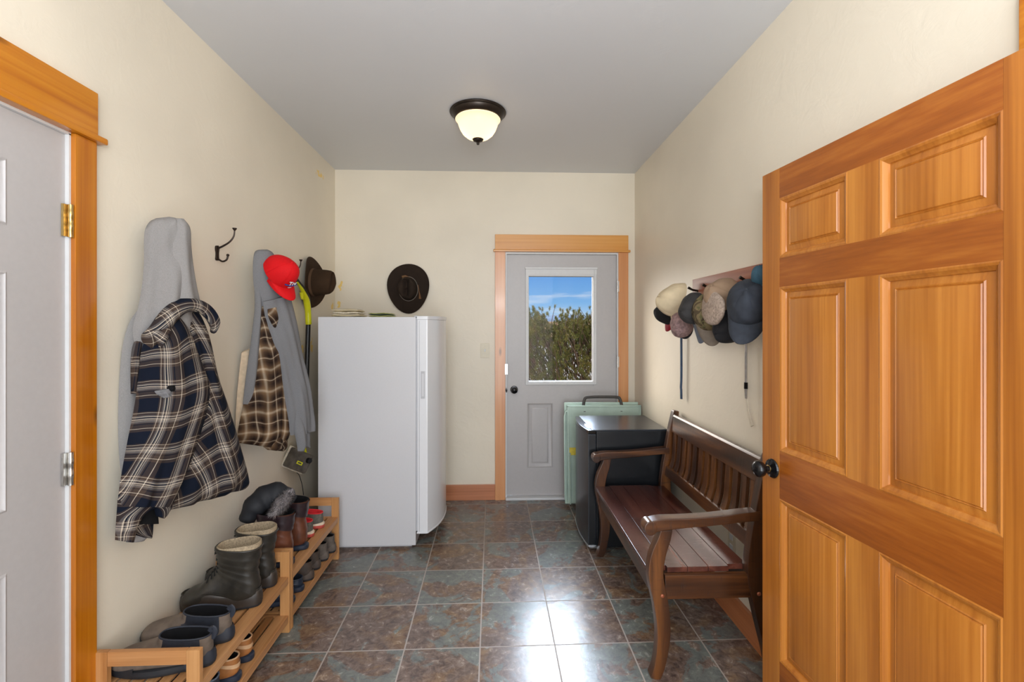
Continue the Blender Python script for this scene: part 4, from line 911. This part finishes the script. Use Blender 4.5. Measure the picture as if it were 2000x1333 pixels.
# ------------------------------------------------------------------ hanging floor tool
V = thing('floor_scrubber', 'yellow and black long handled floor tool hanging from the last hook', 'tool', (-1.27, 3.06, 1.78))
XV = -1.272
link('grip', MB().tube(spline([(XV + 0.01, 2.965, 1.800), (XV, 2.985, 1.788), (XV, 3.08, 1.740), (XV, 3.17, 1.700), (XV, 3.225, 1.655), (XV, 3.243, 1.600), (XV, 3.243, 1.560)], 4), [0.010] * 4 + [0.014] * 17 + [0.015] * 4, 14), M['vac_blk'], V, smooth=80)
link('yellow_body', MB().tube(spline([(XV + 0.008, 3.04, 1.742), (XV + 0.006, 3.13, 1.692), (XV + 0.004, 3.19, 1.640), (XV + 0.002, 3.222, 1.570), (XV + 0.002, 3.232, 1.495), (XV + 0.002, 3.235, 1.475)], 4), [0.006, 0.007, 0.009, 0.012, 0.013, 0.014, 0.016, 0.018, 0.02, 0.021, 0.021, 0.021, 0.020, 0.020, 0.020, 0.020, 0.020, 0.020, 0.020, 0.020, 0.019], 16), M['vac_yel'], V, smooth=80)
link('trigger', MB().tube([(XV, 3.12, 1.685), (XV, 3.135, 1.645), (XV, 3.165, 1.64)], [0.012, 0.009, 0.006], 8), M['vac_yel'], V)
link('pole', MB().tube([(XV, 3.235, 1.48), (XV, 3.205, 1.10), (XV, 3.13, 0.68)], 0.0155, 12), M['vac_blk'], V)
HM = Matrix.Translation((-1.262, 3.050, 0.600)) @ Matrix.Rotation(R(58), 4, 'Z') @ Matrix.Rotation(R(32), 4, 'Y')
hd = link('cleaning_head', MB().box(-0.082, 0.082, -0.022, 0.022, -0.062, 0.062, mat=HM), M['clear_grey'], V, bevel=0.014)
link('head_rim', MB().box(-0.088, 0.088, 0.018, 0.030, -0.068, 0.068, mat=HM), M['towel_w'], hd, bevel=0.006)
link('yellow_label', MB().box(-0.022, 0.022, -0.0235, -0.022, -0.024, -0.004, mat=HM), M['vac_yel'], hd)
link('label_text', MB().box(-0.014, 0.014, -0.0243, -0.0235, -0.018, -0.010, mat=HM), M['dark_plastic'], hd)
link('round_cap', MB().lathe([(0.0001, 0.03), (0.016, 0.03), (0.018, 0.02), (0.018, 0.0)], HM @ Matrix.Translation((0.052, -0.012, 0.02)) @ RX, 16), M['black_gloss'], hd)
link('swivel', MB().tube([(XV, 3.13, 0.70), tuple(HM @ Vector((0.0, -0.005, 0.05)))], [0.018, 0.026], 10), M['vac_yel'], V)
link('cable', MB().tube(spline([tuple(HM @ Vector((0.03, 0, -0.07))), (-1.26, 3.06, 0.50), (-1.25, 3.08, 0.43), (-1.25, 3.10, 0.36)], 4), 0.0022, 6), M['vac_blk'], V)

# ------------------------------------------------------------------ hat rail on the right wall
HR = thing('hook_rail', 'reddish wooden peg rail with caps on the right wall', 'rail', (XR, 2.35, 1.69))
link('board', MB().box(XR - 0.018, XR, 1.80, 2.735, 1.630, 1.738), M['rail'], HR, bevel=0.003)
for y in (1.9, 2.09, 2.28, 2.47, 2.66):
    link('peg', MB().tube([(XR - 0.015, y, 1.665), (XR - 0.05, y, 1.672), (XR - 0.075, y, 1.685)], [0.007, 0.006, 0.008], 8), M['oilbronze'], HR)
gC = 'caps and hats hanging on the peg rail'
cap('baseball_cap', 'large worn dark navy cap with wide brim nearest the wooden door', (1.105, 1.985, 1.560), (-0.42, -0.36, -0.82), (-0.50, -0.70, 0.50), 'cap_navy', 'cap_navy', 1.15, brim_len=0.078, height=0.105, group=gC)
cap('winter_cap', 'tan cap with fuzzy sherpa ear flap between the navy and camo caps', (1.12, 2.235, 1.60), (-0.2, 0.05, -0.95), (-0.80, -0.40, 0.55), 'cap_tan', 'sherpa', 1.0, brim_len=0.03, group=gC)
fl = MB(); prof = [((2.262, 1.627), (2.186, 1.626)), ((2.302, 1.583), (2.086, 1.577)), ((2.296, 1.519), (2.077, 1.521)), ((2.251, 1.480), (2.125, 1.486)), ((2.197, 1.465), (2.165, 1.467))]
cap('camo_cap', 'olive camouflage cap with taupe brim below the sherpa flap', (1.105, 2.38, 1.535), (0.02, -0.22, -0.97), (-0.42, -0.88, 0.22), 'cap_olive', 'cap_taupe', 1.02, brim_len=0.080, height=0.09, group=gC)
cap('baseball_cap', 'washed black cap with grey-blue brim pointing down', (1.095, 2.50, 1.560), (0.05, -0.05, -1.0), (-0.92, -0.30, -0.05), 'cap_black', 'cap_steel', 0.92, brim_len=0.115, bend=0.055, group=gC)
cap('bucket_hat', 'cream canvas hat at the far end of the peg rail', (1.09, 2.735, 1.615), (-0.45, 0.2, -0.85), (-0.85, 0.0, 0.25), 'cap_cream', 'cap_cream', 1.08, brim_len=0.025, category='hat', group=gC)
cap('knit_cap', 'mauve mottled cap hanging below the cream hat', (1.095, 2.70, 1.475), (-0.1, -0.3, -0.95), (-0.6, -0.7, -0.2), 'cap_mauve', 'cap_blk2', 0.80, brim_len=0.02, group=gC)
cap('baseball_cap', 'black cap with dark red underside behind the cream hat', (1.160, 3.03, 1.560), (-0.45, 0.2, -0.85), (-0.95, -0.1, 0.2), 'cap_blk2', 'cap_red2', 0.95, brim_len=0.05, group=gC)
cap('baseball_cap', 'black buckled cap peeking out under the navy cap', (1.135, 2.20, 1.47), (-0.3, 0.1, -0.9), (-0.7, -0.1, -0.3), 'cap_blk2', 'cap_blk2', 0.85, brim_len=0.03, group=gC)
cap('baseball_cap', 'teal blue cap behind the wooden door edge above the navy cap', (1.145, 1.93, 1.665), (-0.2, 0.1, -0.9), (-0.6, -0.3, 0.8), 'cap_teal', 'cap_teal', 0.60, brim_len=0.03, group=gC)

# sherpa ear flap
flap = MB(); FLX = 1.035
rows_ = [(2.234, 1.635), (2.285, 1.582), (2.290, 1.527), (2.245, 1.480), (2.191, 1.465)]
rowsR = [(2.186, 1.636), (2.086, 1.586), (2.077, 1.521), (2.125, 1.484), (2.165, 1.467)]
rings = []
RW = list(zip(spline(rows_, 4), spline(rowsR, 4)))
for fi, (a_, b_) in enumerate(RW):
    cy, cz = (a_[0] + b_[0]) / 2, (a_[1] + b_[1]) / 2; hw = abs(a_[0] - b_[0]) / 2 * (1 if 0 < fi < len(RW) - 1 else 0.5); dx_ = 0.006 + 0.018 * (1 - abs(2 * fi / (len(RW) - 1) - 1) ** 4)
    rings.append([(FLX + dx_ * math.cos(q), cy + hw * math.sin(q), cz) for q in [2 * PI * k / 18 for k in range(18)]])
fc = [o for o in bpy.data.objects if o.name.startswith('winter_cap')][0]
Mi = (Matrix.Translation(fc.location) @ fc.rotation_euler.to_matrix().to_4x4()).inverted()
fm2 = MB().loft(rings); fm2.v = [tuple(Mi @ Vector(p)) for p in fm2.v]
link('ear_flap', fm2, M['sherpa'], fc, world=False, smooth=80)

# straps hanging from the rail
tagged(link('hanging_strap', MB().tube(spline([(1.165, 2.885, 1.55), (1.165, 2.885, 1.40), (1.166, 2.886, 1.15), (1.166, 2.892, 1.08), (1.166, 2.888, 1.06), (1.166, 2.886, 1.005)], 4), 0.0125, 10, 0.5, up=(1, 0, 0)), M['belt_blue']), 'dark blue rounded strap hanging below the caps', 'strap')
TP = thing('shoe_horn', 'long steel shoe horn with pale paddle hanging beneath the navy cap', 'shoehorn', (1.165, 2.12, 1.5))
link('rod', MB().tube([(1.165, 2.128, 1.60), (1.165, 2.128, 1.19)], 0.006, 10), M['steel'], TP)
link('collar', MB().tube([(1.165, 2.128, 1.20), (1.165, 2.128, 1.17)], 0.0085, 10), M['black_gloss'], TP)
link('ferrule', MB().tube([(1.165, 2.128, 1.17), (1.165, 2.127, 1.125)], [0.0075, 0.005], 10), M['steel'], TP)
link('paddle', MB().tube(spline([(1.166, 2.127, 1.13), (1.168, 2.118, 1.08), (1.170, 2.10, 1.03), (1.172, 2.088, 1.005)], 5), [0.003 + 0.010 * (i / 15) for i in range(16)], 10, 0.4, up=(1, 0, 0)), M['tag_tan'], TP)

# ------------------------------------------------------------------ shoe racks
def rack(name, y0, y1, label):
    x0, x1 = -1.322, -0.980; T_ = 0.020; top_ = 0.385
    r_ = thing(name, label, 'shoe rack', ((x0 + x1) / 2, (y0 + y1) / 2, 0), group='bamboo shoe racks along the left wall')
    for ya in (y0, y1 - T_):
        for xp in (x0, x1 - 0.044): link('post', MB().box(xp, xp + 0.044, ya, ya + T_, 0, top_), M['bam_z'], r_, bevel=0.003)
        link('top_crosspiece', MB().box(x0 + 0.044, x1 - 0.044, ya + 0.001, ya + T_ - 0.001, top_ - 0.048, top_), M['bam_x'], r_, bevel=0.003)
        for z in (0.225, 0.040): link('crosspiece', MB().box(x0 + 0.044, x1 - 0.044, ya + 0.001, ya + T_ - 0.001, z, z + 0.04), M['bam_x'], r_, bevel=0.002)
    for z in (0.262, 0.078):
        ns = 7; w_ = (x1 - x0 - 0.02) / ns
        for k in range(ns):
            xa = x0 + 0.006 + k * w_
            if k == ns - 1: link('shelf_slat', MB().box(xa, x1 - 0.003, y0 + T_, y1 - T_, z - 0.028, z + 0.006), M['bam_y'], r_, bevel=0.003)
            else: link('shelf_slat', MB().box(xa, xa + w_ - 0.0125, y0 + T_, y1 - T_, z - 0.008, z + 0.002), M['bam_y'], r_, bevel=0.002)
    return r_
rack('shoe_rack', 1.590, 2.285, 'two tier slatted bamboo shoe rack nearest the grey door')
rack('shoe_rack', 2.292, 2.985, 'two tier slatted bamboo shoe rack beside the freezer')

# ------------------------------------------------------------------ footwear
def foot_outline(Lf, Wf, n=40, grow=0.0):
    pts = []
    for k in range(n):
        q = 2 * PI * k / n; y = Lf / 2 + (Lf / 2 + grow) * math.cos(q)
        t_ = y / Lf
        base = 0.37 + 0.13 * math.sin(min(max((t_ - 0.25) / 0.75, 0), 1) * PI) if t_ > 0.25 else 0.37
        sy = math.copysign(abs(math.sin(q)) ** 0.62, math.sin(q))
        pts.append((sy * (base * Wf + grow), y))
    return pts
def shoe_rings(spec, Lf, Wf, n=28, ex=0.80):
    rings = []
    for (by, bz, ty, tz, w_) in spline(spec, 4):
        B_ = Vector((0, by * Lf, bz)); T_ = Vector((0, ty * Lf, tz)); c = (B_ + T_) / 2; h_ = (T_ - B_) / 2; ring = []
        for k in range(n):
            q = 2 * PI * k / n; cc, ss = math.cos(q), math.sin(q)
            cc = math.copysign(abs(cc) ** ex, cc); ss = math.copysign(abs(ss) ** ex, ss)
            ring.append(tuple(c + h_ * cc + Vector((w_ * Wf * ss, 0, 0))))
        rings.append(ring)
    return rings
def shrink(ring, k, dz_):
    c = sum((Vector(p) for p in ring), Vector()) / len(ring)
    return [tuple(c + (Vector(p) - c) * k + Vector((0, 0, dz_))) for p in ring]
LOW = [(0.985, 0.030, 0.99, 0.042, 0.08), (0.95, 0.018, 0.955, 0.062, 0.30), (0.85, 0.016, 0.87, 0.072, 0.44), (0.68, 0.016, 0.74, 0.082, 0.49), (0.42, 0.016, 0.64, 0.092, 0.47), (0.16, 0.016, 0.58, 0.098, 0.41), (0.035, 0.03, 0.555, 0.100, 0.37), (0.025, 0.062, 0.545, 0.103, 0.35), (0.03, 0.092, 0.54, 0.104, 0.34)]
MIDTOP = [(p[0], p[1], p[2], p[3] * 1.08, p[4]) for p in LOW[:-1]] + [(0.02, 0.11, 0.53, 0.118, 0.34)]
BOOT = [(0.985, 0.030, 0.99, 0.045, 0.08), (0.95, 0.018, 0.955, 0.070, 0.32), (0.85, 0.016, 0.87, 0.088, 0.46), (0.68, 0.016, 0.76, 0.100, 0.50), (0.42, 0.016, 0.67, 0.120, 0.47), (0.16, 0.016, 0.61, 0.138, 0.42), (0.035, 0.04, 0.57, 0.152, 0.40), (0.02, 0.095, 0.545, 0.170, 0.40), (0.045, 0.140, 0.54, 0.190, 0.42), (0.02, 0.185, 0.55, 0.215, 0.47), (0.00, 0.235, 0.57, 0.248, 0.52)]
def footwear(kind, name, label, loc, ang, Lf=0.29, Wf=0.105, upper='slip_brown', sole='rubber', inner='dark_inside', laces=None, extra=None, hs=1.0, group=None, category='shoe', sole_h=0.024, collar=None, shell=None, toe=None, tilt=0.0):
    root = thing(name, label, category, loc, (0, R(tilt), R(90 + ang)), group)
    spec = {'low': LOW, 'mid': MIDTOP, 'boot': BOOT}[kind]
    spec = [(a_, b_ if b_ < 0.05 else b_ * hs, c_, d_ * (hs if d_ > 0.1 else 1), e_) for a_, b_, c_, d_, e_ in spec]
    rings = shoe_rings(spec, Lf, Wf)
    if kind == 'boot':   # creases round the ankle
        for i, rg_ in enumerate(rings):
            if i > 24: rings[i] = [tuple(Vector(p) + (Vector(p) - sum((Vector(q) for q in rg_), Vector()) / len(rg_)) * (0.030 if shell else 0.016) * math.sin(i * 2.1 + 3 * p[1] / Lf)) for p in rg_]
    link('upper', MB().loft(rings, True, False), M[upper], root, world=False, smooth=70)
    top_ = rings[-1]; dp = 0.05 if kind != 'boot' else 0.10
    inn = [top_, shrink(top_, 0.95, 0.002), shrink(top_, 0.90, -0.003), shrink(top_, 0.86, -dp * 0.5), shrink(top_, 0.72, -dp)]
    link('lining', MB().loft(inn, False, True), M[inner], root, world=False, smooth=70)
    o_ = [(s_, y_) for s_, y_ in foot_outline(Lf, Wf)]; sl = MB(); rr_ = []
    for z_, g_ in ((0.0, -0.003), (0.003, 0.001), (sole_h * 0.5, 0.002), (sole_h, 0.001), (sole_h + 0.003, -0.004)): rr_.append([(x_, y_, z_) for x_, y_ in foot_outline(Lf, Wf, 40, g_)])
    sl.loft(rr_); link('sole', sl, M[sole], root, world=False, smooth=50)
    if shell:    # rubber shell of a duck boot: lower part of the same surface, a little larger
        sp2 = [(a_, b_, a_ + (c_ - a_) * 0.98, min(d_, 0.074), e_) for a_, b_, c_, d_, e_ in spec[:7]]
        rr_ = []
        for z_, g_ in ((0.012, 0.003), (0.035, 0.004), (0.058, 0.001), (0.068, -0.004), (0.070, -0.010)): rr_.append([(x_, y_, z_ + (0.016 * math.exp(-((y_ / Lf - 0.62) / 0.16) ** 2) if z_ > 0.03 else 0)) for x_, y_ in foot_outline(Lf, Wf, 48, g_)])
        link('rubber_shell', MB().loft(rr_, False, True), M[shell], root, world=False, smooth=60)
        wl = [(x_, y_, 0.070 + 0.016 * math.exp(-((y_ / Lf - 0.62) / 0.16) ** 2)) for x_, y_ in foot_outline(Lf, Wf, 48, -0.004)]
        link('welt', MB().tube(wl + [wl[0]], 0.003, 6), M[upper], root, world=False)
    if shell:
        lt = [(x_, y_, z_ + 0.004 + 0.016 * max(0.0, min(1.0, (0.45 - y_ / Lf) / 0.3))) for x_, y_, z_ in shrink(top_, 0.95, 0.0)]
        link('felt_liner', MB().loft([shrink(top_, 0.96, -0.004), lt, shrink(lt, 0.95, 0.003), shrink(lt, 0.90, -0.004), shrink(lt, 0.86, -0.06)], False, False), M['shearling'], root, world=False, smooth=70)
    if collar:
        c_ = [tuple(p) for p in shrink(top_, 0.985, 0.001)]
        link('collar', MB().tube(c_ + c_[:1], 0.0032 if kind != 'boot' else 0.004, 8), M[collar], root, world=False, smooth=80)
    if kind == 'boot' and extra == 'cuff':
        cf = [shrink(r_, 1.05, 0.0) for r_ in rings[-7:]]; cf = [[(x_, y_, z_ + 0.018 * (y_ / Lf - 0.25)) for x_, y_, z_ in r_] for r_ in cf]
        link('cuff', MB().loft(cf, False, False), M['cuff_leather'], root, world=False, smooth=70)
        link('pull_loop', MB().tube(spline([(0.0, 0.57 * Lf, 0.225 * hs), (0.0, 0.66 * Lf, 0.25 * hs), (0.0, 0.70 * Lf, 0.285 * hs), (0.0, 0.63 * Lf, 0.29 * hs), (0, 0.56 * Lf, 0.26 * hs)], 4), 0.006, 8, 2.2), M['cuff_leather'], root, world=False)
    if laces:
        lm = MB(); a_ = len(rings)
        idx = range(int(a_ * 0.42), int(a_ * 0.96), 3) if kind == 'boot' else range(int(a_ * 0.42), int(a_ * 0.72), 2)
        prev = None
        for m_, i in enumerate(idx):
            r_ = rings[i]; c = sum((Vector(p) for p in r_), Vector()) / len(r_)
            l_ = Vector(r_[3]) + (Vector(r_[3]) - c) * 0.07; rr2 = Vector(r_[-3]) + (Vector(r_[-3]) - c) * 0.07; t0 = Vector(r_[0]) + (Vector(r_[0]) - c) * 0.07
            lm.tube([tuple(l_), tuple(t0), tuple(rr2)], 0.0026, 6)
            if prev: lm.tube([tuple(prev[0]), tuple((prev[0] + rr2) / 2 + Vector((0, 0.004, 0.004))), tuple(rr2)], 0.0026, 6)
            prev = (l_, rr2)
        lm.tube(spline([tuple(prev[0]), tuple(prev[0] + Vector((0.02, 0.03, -0.02))), tuple(prev[0] + Vector((0.03, 0.02, -0.07)))], 4), 0.0024, 6)
        link('laces', lm, M[laces], root, world=False)
    if extra == 'gore':
        for a_, b_ in ((4, 11), (18, 25)): link('elastic_gore', MB().loft([shrink(r_, 1.015, 0.0)[a_:b_] for r_ in rings[-13:]], False, False, close=False), M['slip_navy'], root, world=False, smooth=70)
        link('heel_tab', MB().tube(spline([(0, 0.03 * Lf, 0.085), (0, 0.0, 0.105), (0, 0.02 * Lf, 0.122), (0, 0.05 * Lf, 0.11)], 4), 0.004, 8, 2.4), M['slip_navy'], root, world=False)
    if extra in ('gore', 'toe'):
        tr_ = []
        for z_, g_ in ((0.014, 0.0035), (0.030, 0.004), (0.046, -0.001)):
            fo_ = foot_outline(Lf, Wf, 60, g_); tr_.append([(*fo_[j_ % 60], z_) for j_ in range(-11, 12)])
        link('toe_bumper', MB().loft(tr_, False, False, close=False), M['rubber'], root, world=False, smooth=60)
    if extra == 'heelcap' or extra == 'gore':
        hmat = 'slip_navy' if extra == 'gore' else upper
        rr_ = []
        for z_, g_ in ((0.014, 0.003), (0.034, 0.002), (0.052, -0.003)):
            o2 = [(x_, y_, z_) for x_, y_ in foot_outline(Lf, Wf, 60, g_)]
            rr_.append(o2[20:41])
        link('heel_counter', MB().loft(rr_, False, False, close=False), M[hmat], root, world=False, smooth=60)
    if extra == 'strap':
        link('heel_strap', MB().loft([shrink(r_, 1.03, 0.0) for r_ in rings[-6:-3]], False, False), M['tan_lite'], root, world=False, smooth=70)
    if extra == 'midsole':
        rr_ = [[(x_, y_, z_) for x_, y_ in foot_outline(Lf, Wf, 40, g_)] for z_, g_ in ((0.020, 0.002), (0.030, 0.001), (0.034, -0.004))]
        link('midsole', MB().loft(rr_), M['sneak_white'], root, world=False, smooth=60)
    return root
ZT, ZLo = 0.268, 0.084
g1 = 'shoes and boots on the bamboo racks'
footwear('low', 'slip_on_shoe', 'brown slip-on shoe with navy heel, nearest on the first rack top shelf', (-0.995, 1.700, ZT), 6, 0.325, 0.115, 'slip_brown', 'rubber', 'dark_inside', None, 'gore', 1.12, collar='slip_navy')
footwear('low', 'slip_on_shoe', 'brown slip-on shoe with navy heel, second from the near rack end', (-1.000, 1.825, ZT), 2, 0.325, 0.115, 'slip_brown', 'rubber', 'dark_inside', None, 'gore', 1.12, collar='slip_navy')
footwear('boot', 'duck_boot', 'dark laced duck boot with tan lining, left one facing the wall', (-1.005, 2.050, ZT), 5, 0.315, 0.118, 'duck_leather', 'rubber', 'shearling', 'lace_blk', None, 1.05, shell='duck_rubber', category='boot', collar='duck_leather')
footwear('boot', 'duck_boot', 'dark laced duck boot with tan lining, right one by the rack post', (-1.010, 2.195, ZT), -2, 0.315, 0.118, 'duck_leather', 'rubber', 'shearling', 'lace_blk', None, 1.05, shell='duck_rubber', category='boot', collar='duck_leather')
footwear('boot', 'leather_boot', 'tall brown leather boot with fur hat stuffed in its top', (-1.010, 2.395, ZT), 10, 0.305, 0.110, 'brown_leather', 'blue_rubber', 'dark_inside', None, 'cuff', 1.10, category='boot')
footwear('boot', 'leather_boot', 'tall brown leather boot standing beside the red and grey sneakers', (-1.005, 2.555, ZT), 3, 0.305, 0.110, 'brown_leather', 'blue_rubber', 'dark_inside', None, 'cuff', 1.10, category='boot')
footwear('low', 'sneaker', 'grey and red sneaker with coral sole next to the brown boot', (-1.030, 2.700, ZT), 4, 0.27, 0.095, 'sneak_grey', 'sneak_sole', 'sneak_red', 'sneak_red', 'midsole', 0.95, collar='sneak_red')
footwear('low', 'sneaker', 'grey and red sneaker with coral sole nearest the freezer', (-1.015, 2.815, ZT), 0, 0.27, 0.095, 'sneak_grey', 'sneak_sole', 'sneak_red', 'sneak_red', 'midsole', 0.95, collar='sneak_red')
footwear('low', 'fleece_clog', 'black clog with fuzzy blue-grey fleece lining on the bottom shelf', (-0.995, 1.735, ZLo), 4, 0.28, 0.105, 'slip_navy', 'blue_rubber', 'dark_inside', None, None, 1.15, collar='fleece')
footwear('low', 'leather_shoe', 'tan leather shoe with pale strap, nearer of the tan pair', (-0.992, 1.865, ZLo), 6, 0.28, 0.098, 'tan_leather', 'blue_rubber', 'dark_inside', None, 'strap', 0.98, collar='tan_lite')
footwear('low', 'leather_shoe', 'tan leather shoe with pale strap, farther of the tan pair', (-1.000, 1.975, ZLo), 2, 0.28, 0.098, 'tan_leather', 'blue_rubber', 'dark_inside', None, 'strap', 0.98, collar='tan_lite')
footwear('low', 'rubber_clog', 'navy rubber clog partly behind the rack post', (-1.000, 2.375, ZLo), 5, 0.28, 0.10, 'blue_rubber', 'blue_rubber', 'slip_navy', None, None, 0.7, collar='blue_rubber')
footwear('low', 'rubber_clog', 'navy rubber clog on the lower shelf beside the hiking shoes', (-0.998, 2.480, ZLo), 2, 0.28, 0.10, 'blue_rubber', 'blue_rubber', 'slip_navy', None, None, 0.7, collar='blue_rubber')
footwear('low', 'hiking_shoe', 'dark brown hiking shoe with tan heel laces, nearer one', (-0.990, 2.590, ZLo), 8, 0.29, 0.102, 'hike_brown', 'rubber', 'dark_inside', 'lace_tan', 'heelcap', 1.05, collar='hike_brown')
footwear('low', 'hiking_shoe', 'dark brown hiking shoe with tan heel laces, farther one', (-0.995, 2.700, ZLo), 3, 0.29, 0.102, 'hike_brown', 'rubber', 'dark_inside', 'lace_tan', 'heelcap', 1.05, collar='hike_brown')
footwear('low', 'suede_shoe', 'grey-brown suede shoe on the lower shelf, left of the last one', (-0.985, 2.800, ZLo), 4, 0.29, 0.10, 'hike_grey', 'rubber', 'dark_inside', 'lace_blk', 'heelcap', 1.05, collar='hike_grey')
footwear('low', 'suede_shoe', 'grey-brown suede shoe on the lower shelf against the far rack end', (-0.975, 2.895, ZLo), 0, 0.29, 0.10, 'hike_grey', 'rubber', 'dark_inside', 'lace_blk', 'heelcap', 1.05, collar='hike_grey')

# fur trimmed hat lying on the brown boots
FHt = thing('fur_trim_hat', 'black winter hat with grey fur trim lying on the brown boots', 'hat', (-1.10, 2.42, 0.60))
link('cloth', MB().tube(spline([(-1.215, 2.330, 0.505), (-1.195, 2.345, 0.56), (-1.155, 2.37, 0.600), (-1.105, 2.39, 0.618), (-1.050, 2.40, 0.598), (-1.03, 2.41, 0.575)], 5), [0.030 + 0.030 * math.sin(PI * min(1, i / 24)) + 0.004 * math.sin(i * 1.3) for i in range(26)], 18, 0.8), M['blk_cloth'], FHt, smooth=80)
core = MB().tube([(-1.088, 2.345, 0.550), (-1.055, 2.345, 0.590), (-1.020, 2.360, 0.622)], [0.022, 0.034, 0.024], 14)
fur = link('fur_trim', core, M['fur'], FHt, smooth=80)
rnd = random.Random(4); fh = MB()
for k in range(5200):
    t_ = rnd.random(); c = Vector((-1.090 + 0.070 * t_, 2.342 + 0.018 * t_, 0.545 + 0.080 * t_)); dr = Vector((rnd.gauss(0, 1), rnd.gauss(0, 1), rnd.gauss(0, 1))).normalized()
    r0 = 0.022 + 0.014 * math.sin(PI * t_); p = c + dr * r0; tip = c + dr * (r0 + rnd.uniform(0.008, 0.019)) + Vector((rnd.uniform(-.005, .005), rnd.uniform(-.005, .005), rnd.uniform(-.007, .003)))
    s_ = dr.cross(Vector((0.3, 0.5, 0.8))).normalized() * 0.0012
    fh.add([tuple(p - s_), tuple(p + s_), tuple(tip)], [(0, 1, 2)])
fo = link('fur_hair', fh, M['fur_hair'], FHt, smooth=80); fo['kind'] = 'stuff'

# ------------------------------------------------------------------ outdoors
struct('ground', MB().box(-60, 60, YB + 0.13, 120, -0.40, -0.20), M['ground'])
def ridge(name, y, z0, h_, seed, mat, x0, x1):
    rnd = random.Random(seed); n = 60; m_ = MB(); rings = []
    hs_ = []
    for i in range(n + 1):
        t_ = i / n; hs_.append(h_ * (0.7 + 0.2 * math.sin(t_ * 7 + seed) + 0.1 * math.sin(t_ * 23 + seed * 2)) + rnd.uniform(-0.01, 0.01) * h_)
    for i in range(n + 1):
        x_ = x0 + (x1 - x0) * i / n
        rings.append([(x_, y, z0), (x_, y + h_ * 1.5, z0 + hs_[i] * 0.6), (x_, y + h_ * 2.5, z0 + hs_[i]), (x_, y + h_ * 5, z0)])
    m_.loft(rings); o_ = struct(name, m_, mat); return o_
ridge('mountain', 900, -10, 56, 3, M['hill'], -300, 900)
ridge('hill', 60, -1, 3.4, 5, M['hill2'], -40, 80)
# pine bush
PT = thing('pine_tree', 'bushy pine tree seen through the window of the grey door', 'tree', (1.9, 7.6, -0.2))
rnd = random.Random(9); br_ = MB(); nd = MB(); tips = []
base = Vector((1.9, 7.7, -0.2))
def top_z(x): return 1.68 + 0.10 * math.sin(x * 5.1) + 0.12 * math.sin(x * 11 + 1.3)
leaders = [(1.02, 1.78), (1.28, 1.72), (1.47, 1.74), (1.66, 1.90), (1.76, 1.86), (2.02, 1.70), (2.15, 1.68), (2.32, 1.78), (2.50, 1.92), (2.70, 1.80), (1.15, 1.66), (2.90, 1.85), (0.80, 1.75), (0.55, 1.6)]
ends = [Vector((x_ - 0.05 + rnd.uniform(-.03, .03), 7.6 + rnd.uniform(-0.3, 0.3), z_)) for x_, z_ in leaders]
for k in range(900):
    x_ = rnd.uniform(0.2, 3.3); yy = 7.6 + rnd.uniform(-0.75, 0.5); z_ = rnd.uniform(-0.1, 1) ** 0.9 if False else rnd.uniform(0.0, top_z(x_) - 0.06)
    ends.append(Vector((x_, yy - 0.15 * (1 - z_ / 1.8), z_)))
for k in range(260):
    x_ = rnd.uniform(0.5, 3.0); ends.append(Vector((x_, 7.5 + rnd.uniform(-0.3, 0.3), rnd.uniform(1.25, top_z(x_) + 0.02))))
for e_ in ends:
    dep = rnd.uniform(0.35, 0.75)
    r0 = Vector((e_.x + (1.9 - e_.x) * rnd.uniform(0.0, 0.3) + rnd.uniform(-.3, .3), e_.y + 0.1, max(-0.1, e_.z - dep))); mid = r0.lerp(e_, 0.5) + Vector((rnd.uniform(-.06, .06), rnd.uniform(-.06, .06), -0.03))
    br_.tube(spline([tuple(r0), tuple(mid), tuple(e_)], 3), [0.008, 0.008, 0.007, 0.006, 0.005, 0.004, 0.003], 5, caps=False)
    for s_ in range(5):
        t_ = 0.55 + 0.45 * s_ / 4; c = r0.lerp(e_, t_) + Vector((rnd.uniform(-.13, .13), rnd.uniform(-.1, .1), rnd.uniform(-.06, .08))) * (1 if s_ < 4 else 0.1)
        ax = ((e_ - r0).normalized() * 0.8 + Vector((rnd.uniform(-.45, .45), rnd.uniform(-.45, .45), 0.6))).normalized()
        for q in range(74):
            h_ = rnd.uniform(-0.03, 0.025); dr = (ax * rnd.uniform(0.1, 1.1) + Vector((rnd.gauss(0, .8), rnd.gauss(0, .8), rnd.gauss(0, .8)))).normalized()
            b0 = c + ax * h_; tip = b0 + dr * rnd.uniform(0.03, 0.052)
            sd = dr.cross(Vector((rnd.gauss(0, 1), rnd.gauss(0, 1), rnd.gauss(0, 1)))).normalized() * 0.0023
            nd.add([tuple(b0 - sd), tuple(b0 + sd), tuple(tip)], [(0, 1, 2)])
br_.tube([tuple(base), (1.9, 7.7, 0.7), (1.85, 7.7, 1.3)], [0.09, 0.06, 0.03], 10)
link('branches', br_, M['bark'], PT)
fo = link('foliage', nd, M['needle'], PT); fo['kind'] = 'stuff'
